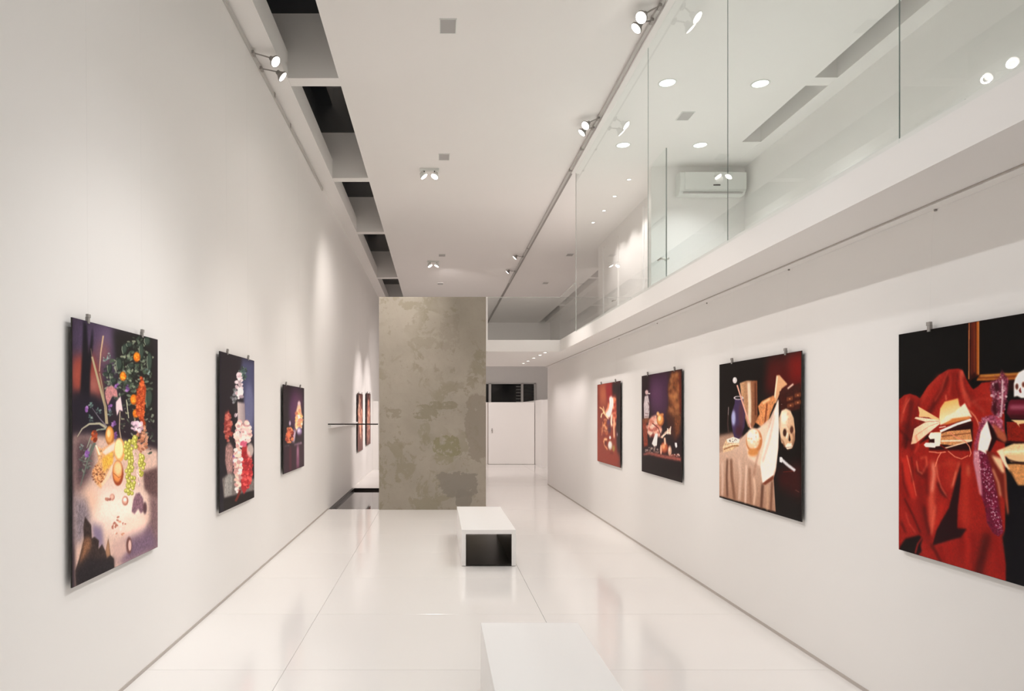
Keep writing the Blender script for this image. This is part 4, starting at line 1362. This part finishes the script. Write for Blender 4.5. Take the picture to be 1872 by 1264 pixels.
# grapes
for (cx, cy, rx, ry, n) in ((535, 200, 40, 220, 70), (510, 60, 30, 80, 20), (630, 190, 26, 90, 26), (570, 0, 30, 50, 12)):
    for _ in range(n):
        x = cx + (a.rs.rand() * 2 - 1) * rx * (1 - 0.3 * abs(a.rs.rand()))
        y = cy + (a.rs.rand() * 2 - 1) * ry
        a.ell(x, y, 14, 17, (206, 200, 90), soft=1, sh=(140, 132, 50), hl=(240, 236, 160))
a.line([(560, 60), (590, 200), (610, 360)], 22, (226, 190, 180), soft=2, nz=.3)
a.poly([(560, 470), (580, 420), (610, 412), (640, 460), (650, 560), (620, 585), (600, 545), (570, 590), (545, 570)], (136, 100, 112), soft=3, nz=.25)
a.ell(655, 540, 16, 50, (90, 60, 66), soft=4)
a.ell(492, 480, 26, 38, (230, 180, 160), soft=2, sh=(170, 100, 80))
a.ell(490, 470, 14, 16, (250, 236, 224), soft=1)
a.ell(385, 450, 20, 26, (236, 190, 170), soft=2, sh=(176, 110, 90))
a.scatter(12, 350, 468, 24, 10, 8, [(190, 130, 110), (160, 100, 90)])
a.scatter(26, 440, 690, 60, 80, 11, [(206, 140, 110), (250, 220, 206), (170, 100, 80)], asp=.6, alpha=.8)
a.ell(524, 850, 24, 70, (110, 70, 66), soft=3)
a.ell(530, 850, 13, 46, (220, 180, 170), soft=2)
picture(a, 'tall mounted photograph of fruit, grapes and orange flowers, nearest on the left wall', [yl(161), yl(260)])

# ---- left wall, second: white column of flowers
a = Art(False, -1.78, 5.59, 6.64, 0.777, 2.105, 400, (32, 28, 38), 22)
a.zoom(390, 620, 3.833)
a.poly([(55, 80), (300, 150), (300, 1130), (70, 1210)], (34, 28, 36), soft=1)
a.poly([(200, 130), (290, 150), (295, 700), (230, 640), (215, 420), (190, 300)], (72, 74, 106), soft=16)
a.ell(250, 480, 34, 170, (104, 106, 140), soft=14)
a.poly([(60, 980), (110, 940), (290, 980), (298, 1070), (200, 1090), (75, 1120)], (120, 112, 108), soft=4, nz=.2)
a.poly([(72, 1120), (200, 1085), (298, 1060), (300, 1130), (75, 1215)], (26, 20, 22), soft=3)
WH = [(236, 216, 220), (250, 240, 240), (206, 180, 186), (180, 160, 166)]
a.scatter(50, 205, 240, 30, 50, 7, [(66, 92, 84), (120, 140, 130), (40, 56, 50)], alpha=.8)
a.scatter(30, 150, 400, 26, 50, 8, [(150, 150, 156), (90, 96, 96)], alpha=.8)
a.scatter(60, 180, 330, 24, 90, 10, WH)
a.ell(190, 370, 22, 32, (246, 236, 236), soft=2)
a.ell(197, 405, 18, 12, (170, 150, 160), soft=2)
a.poly([(168, 440), (220, 450), (225, 600), (172, 590)], (206, 190, 186), soft=3, grad=((170, 500), (225, 500), (150, 134, 140)))
a.scatter(12, 160, 530, 10, 20, 6, WH)
a.scatter(110, 205, 660, 60, 90, 13, [(236, 200, 196), (250, 230, 222), (200, 150, 150), (246, 214, 200)])
a.poly([(80, 520), (110, 500), (130, 620), (110, 700), (75, 640)], (146, 60, 56), soft=4, nz=.3)
a.scatter(50, 105, 620, 26, 100, 10, [(176, 76, 66), (130, 44, 44), (206, 120, 106)], alpha=.8)
a.poly([(85, 760), (110, 720), (140, 760), (135, 940), (100, 950), (82, 860)], (170, 130, 126), soft=5, nz=.3)
a.poly([(80, 980), (110, 945), (135, 960), (130, 1090), (78, 1110)], (150, 146, 142), soft=3, nz=.2)
a.ell(148, 840, 13, 42, (120, 80, 150), soft=2)
a.poly([(200, 760), (235, 740), (268, 860), (276, 960), (250, 1030), (215, 1090), (195, 1050), (190, 900)], (176, 44, 50), soft=3)
a.scatter(120, 232, 910, 40, 140, 9, [(206, 60, 62), (150, 30, 40), (226, 96, 92), (190, 44, 50)], alpha=.8)
a.scatter(110, 172, 900, 24, 190, 12, [(250, 236, 230), (236, 196, 180), (206, 150, 146), (250, 220, 200)])
a.scatter(14, 212, 735, 18, 14, 9, [(206, 90, 120), (226, 130, 150)])
a.ell(258, 780, 24, 50, (226, 206, 196), soft=5, alpha=.8)
a.line([(190, 1060), (170, 1110), (155, 1140)], 16, (110, 40, 30), soft=2)
picture(a, 'tall mounted photograph of white and red flowers round a pale column on the left wall', [yl(416), yl(454)])

# ---- left wall, third: glowing bouquet on plum ground
a = Art(False, -1.78, 7.89, 9.12, 0.889, 1.928, 380, (34, 20, 34), 23)
a.zoom(505, 690, 6.646)
a.poly([(85, 80), (345, 110), (350, 1080), (95, 1190)], (32, 20, 30), soft=1)
a.ell(215, 400, 60, 220, (84, 44, 82), soft=26)
a.ell(270, 300, 60, 120, (96, 56, 86), soft=26)
a.poly([(230, 560), (240, 420), (262, 330), (278, 290), (296, 330), (310, 450), (325, 560), (300, 640), (250, 660), (222, 600)], (240, 196, 160), soft=6, nz=.1)
a.ell(278, 318, 18, 26, (220, 190, 196), soft=3)
a.ell(272, 480, 26, 60, (255, 246, 236), soft=8)
a.scatter(60, 275, 520, 44, 120, 14, [(252, 214, 150), (255, 240, 220), (226, 150, 120), (246, 190, 110)], alpha=.7)
a.ell(245, 440, 20, 22, (206, 120, 90), soft=3)
a.line([(225, 640), (215, 720), (205, 790)], 34, (196, 170, 186), soft=6)
a.ell(283, 665, 32, 56, (176, 156, 196), soft=3, sh=(110, 84, 120), hl=(226, 214, 232))
a.ell(285, 720, 44, 26, (50, 26, 40), soft=8)
a.ell(166, 560, 12, 30, (190, 170, 190), soft=3)
a.scatter(70, 160, 710, 46, 90, 14, [(206, 96, 66), (150, 50, 40), (232, 150, 100), (120, 40, 44)], alpha=.8)
a.ell(150, 700, 20, 60, (226, 120, 80), soft=6)
a.line([(102, 842), (160, 830)], 9, (206, 190, 200), soft=3)
a.poly([(215, 820), (310, 790), (312, 820), (222, 850)], (206, 176, 196), soft=4, nz=.2)
a.poly([(100, 850), (345, 800), (350, 1080), (98, 1190)], (52, 28, 42), soft=5)
a.line([(170, 850), (172, 1140)], 26, (84, 34, 50), soft=9)
a.line([(262, 840), (262, 1110)], 34, (134, 84, 110), soft=10)
a.line([(262, 840), (262, 960)], 12, (176, 130, 156), soft=8)
picture(a, 'mounted photograph of a glowing bouquet on a plum ground on the left wall', [yl(523), yl(549)])

# ---- left wall, two far prints beyond the pool
for n, (y0, y1, z0, z1, lab) in enumerate(((15.24, 16.28, 0.72, 2.04, 'brown mounted photograph on the left wall beyond the pool, nearer of two'),
                                           (17.12, 18.15, 0.78, 2.10, 'brown mounted photograph on the left wall beyond the pool, farther of two'))):
    a = Art(False, -1.78, y0, y1, z0, z1, 240, (84, 44, 40), 31 + n)
    H_, W_ = a.H, a.W
    a.poly([(0, 0), (W_, 0), (W_, H_ * .25), (0, H_ * .3)], (58, 30, 30), soft=20, mapped=True)
    a.poly([(0, H_ * .7), (W_, H_ * .6), (W_, H_), (0, H_)], (112, 66, 60), soft=20, mapped=True, nz=.2)
    for _ in range(170):
        cx, cy = W_ * (0.5 + 0.16 * a.rs.randn()), H_ * (0.45 + 0.16 * a.rs.randn())
        r = 6 + 10 * a.rs.rand()
        col = [(226, 160, 130), (250, 206, 176), (160, 80, 66), (120, 60, 50)][a.rs.randint(4)]
        a.poly([(cx + r * math.cos(t), cy + 1.6 * r * math.sin(t)) for t in np.linspace(0, 6.28, 11)[:-1]], col, soft=2, alpha=.8, mapped=True)
    picture(a, lab, [y0 + 0.2, y1 - 0.2])
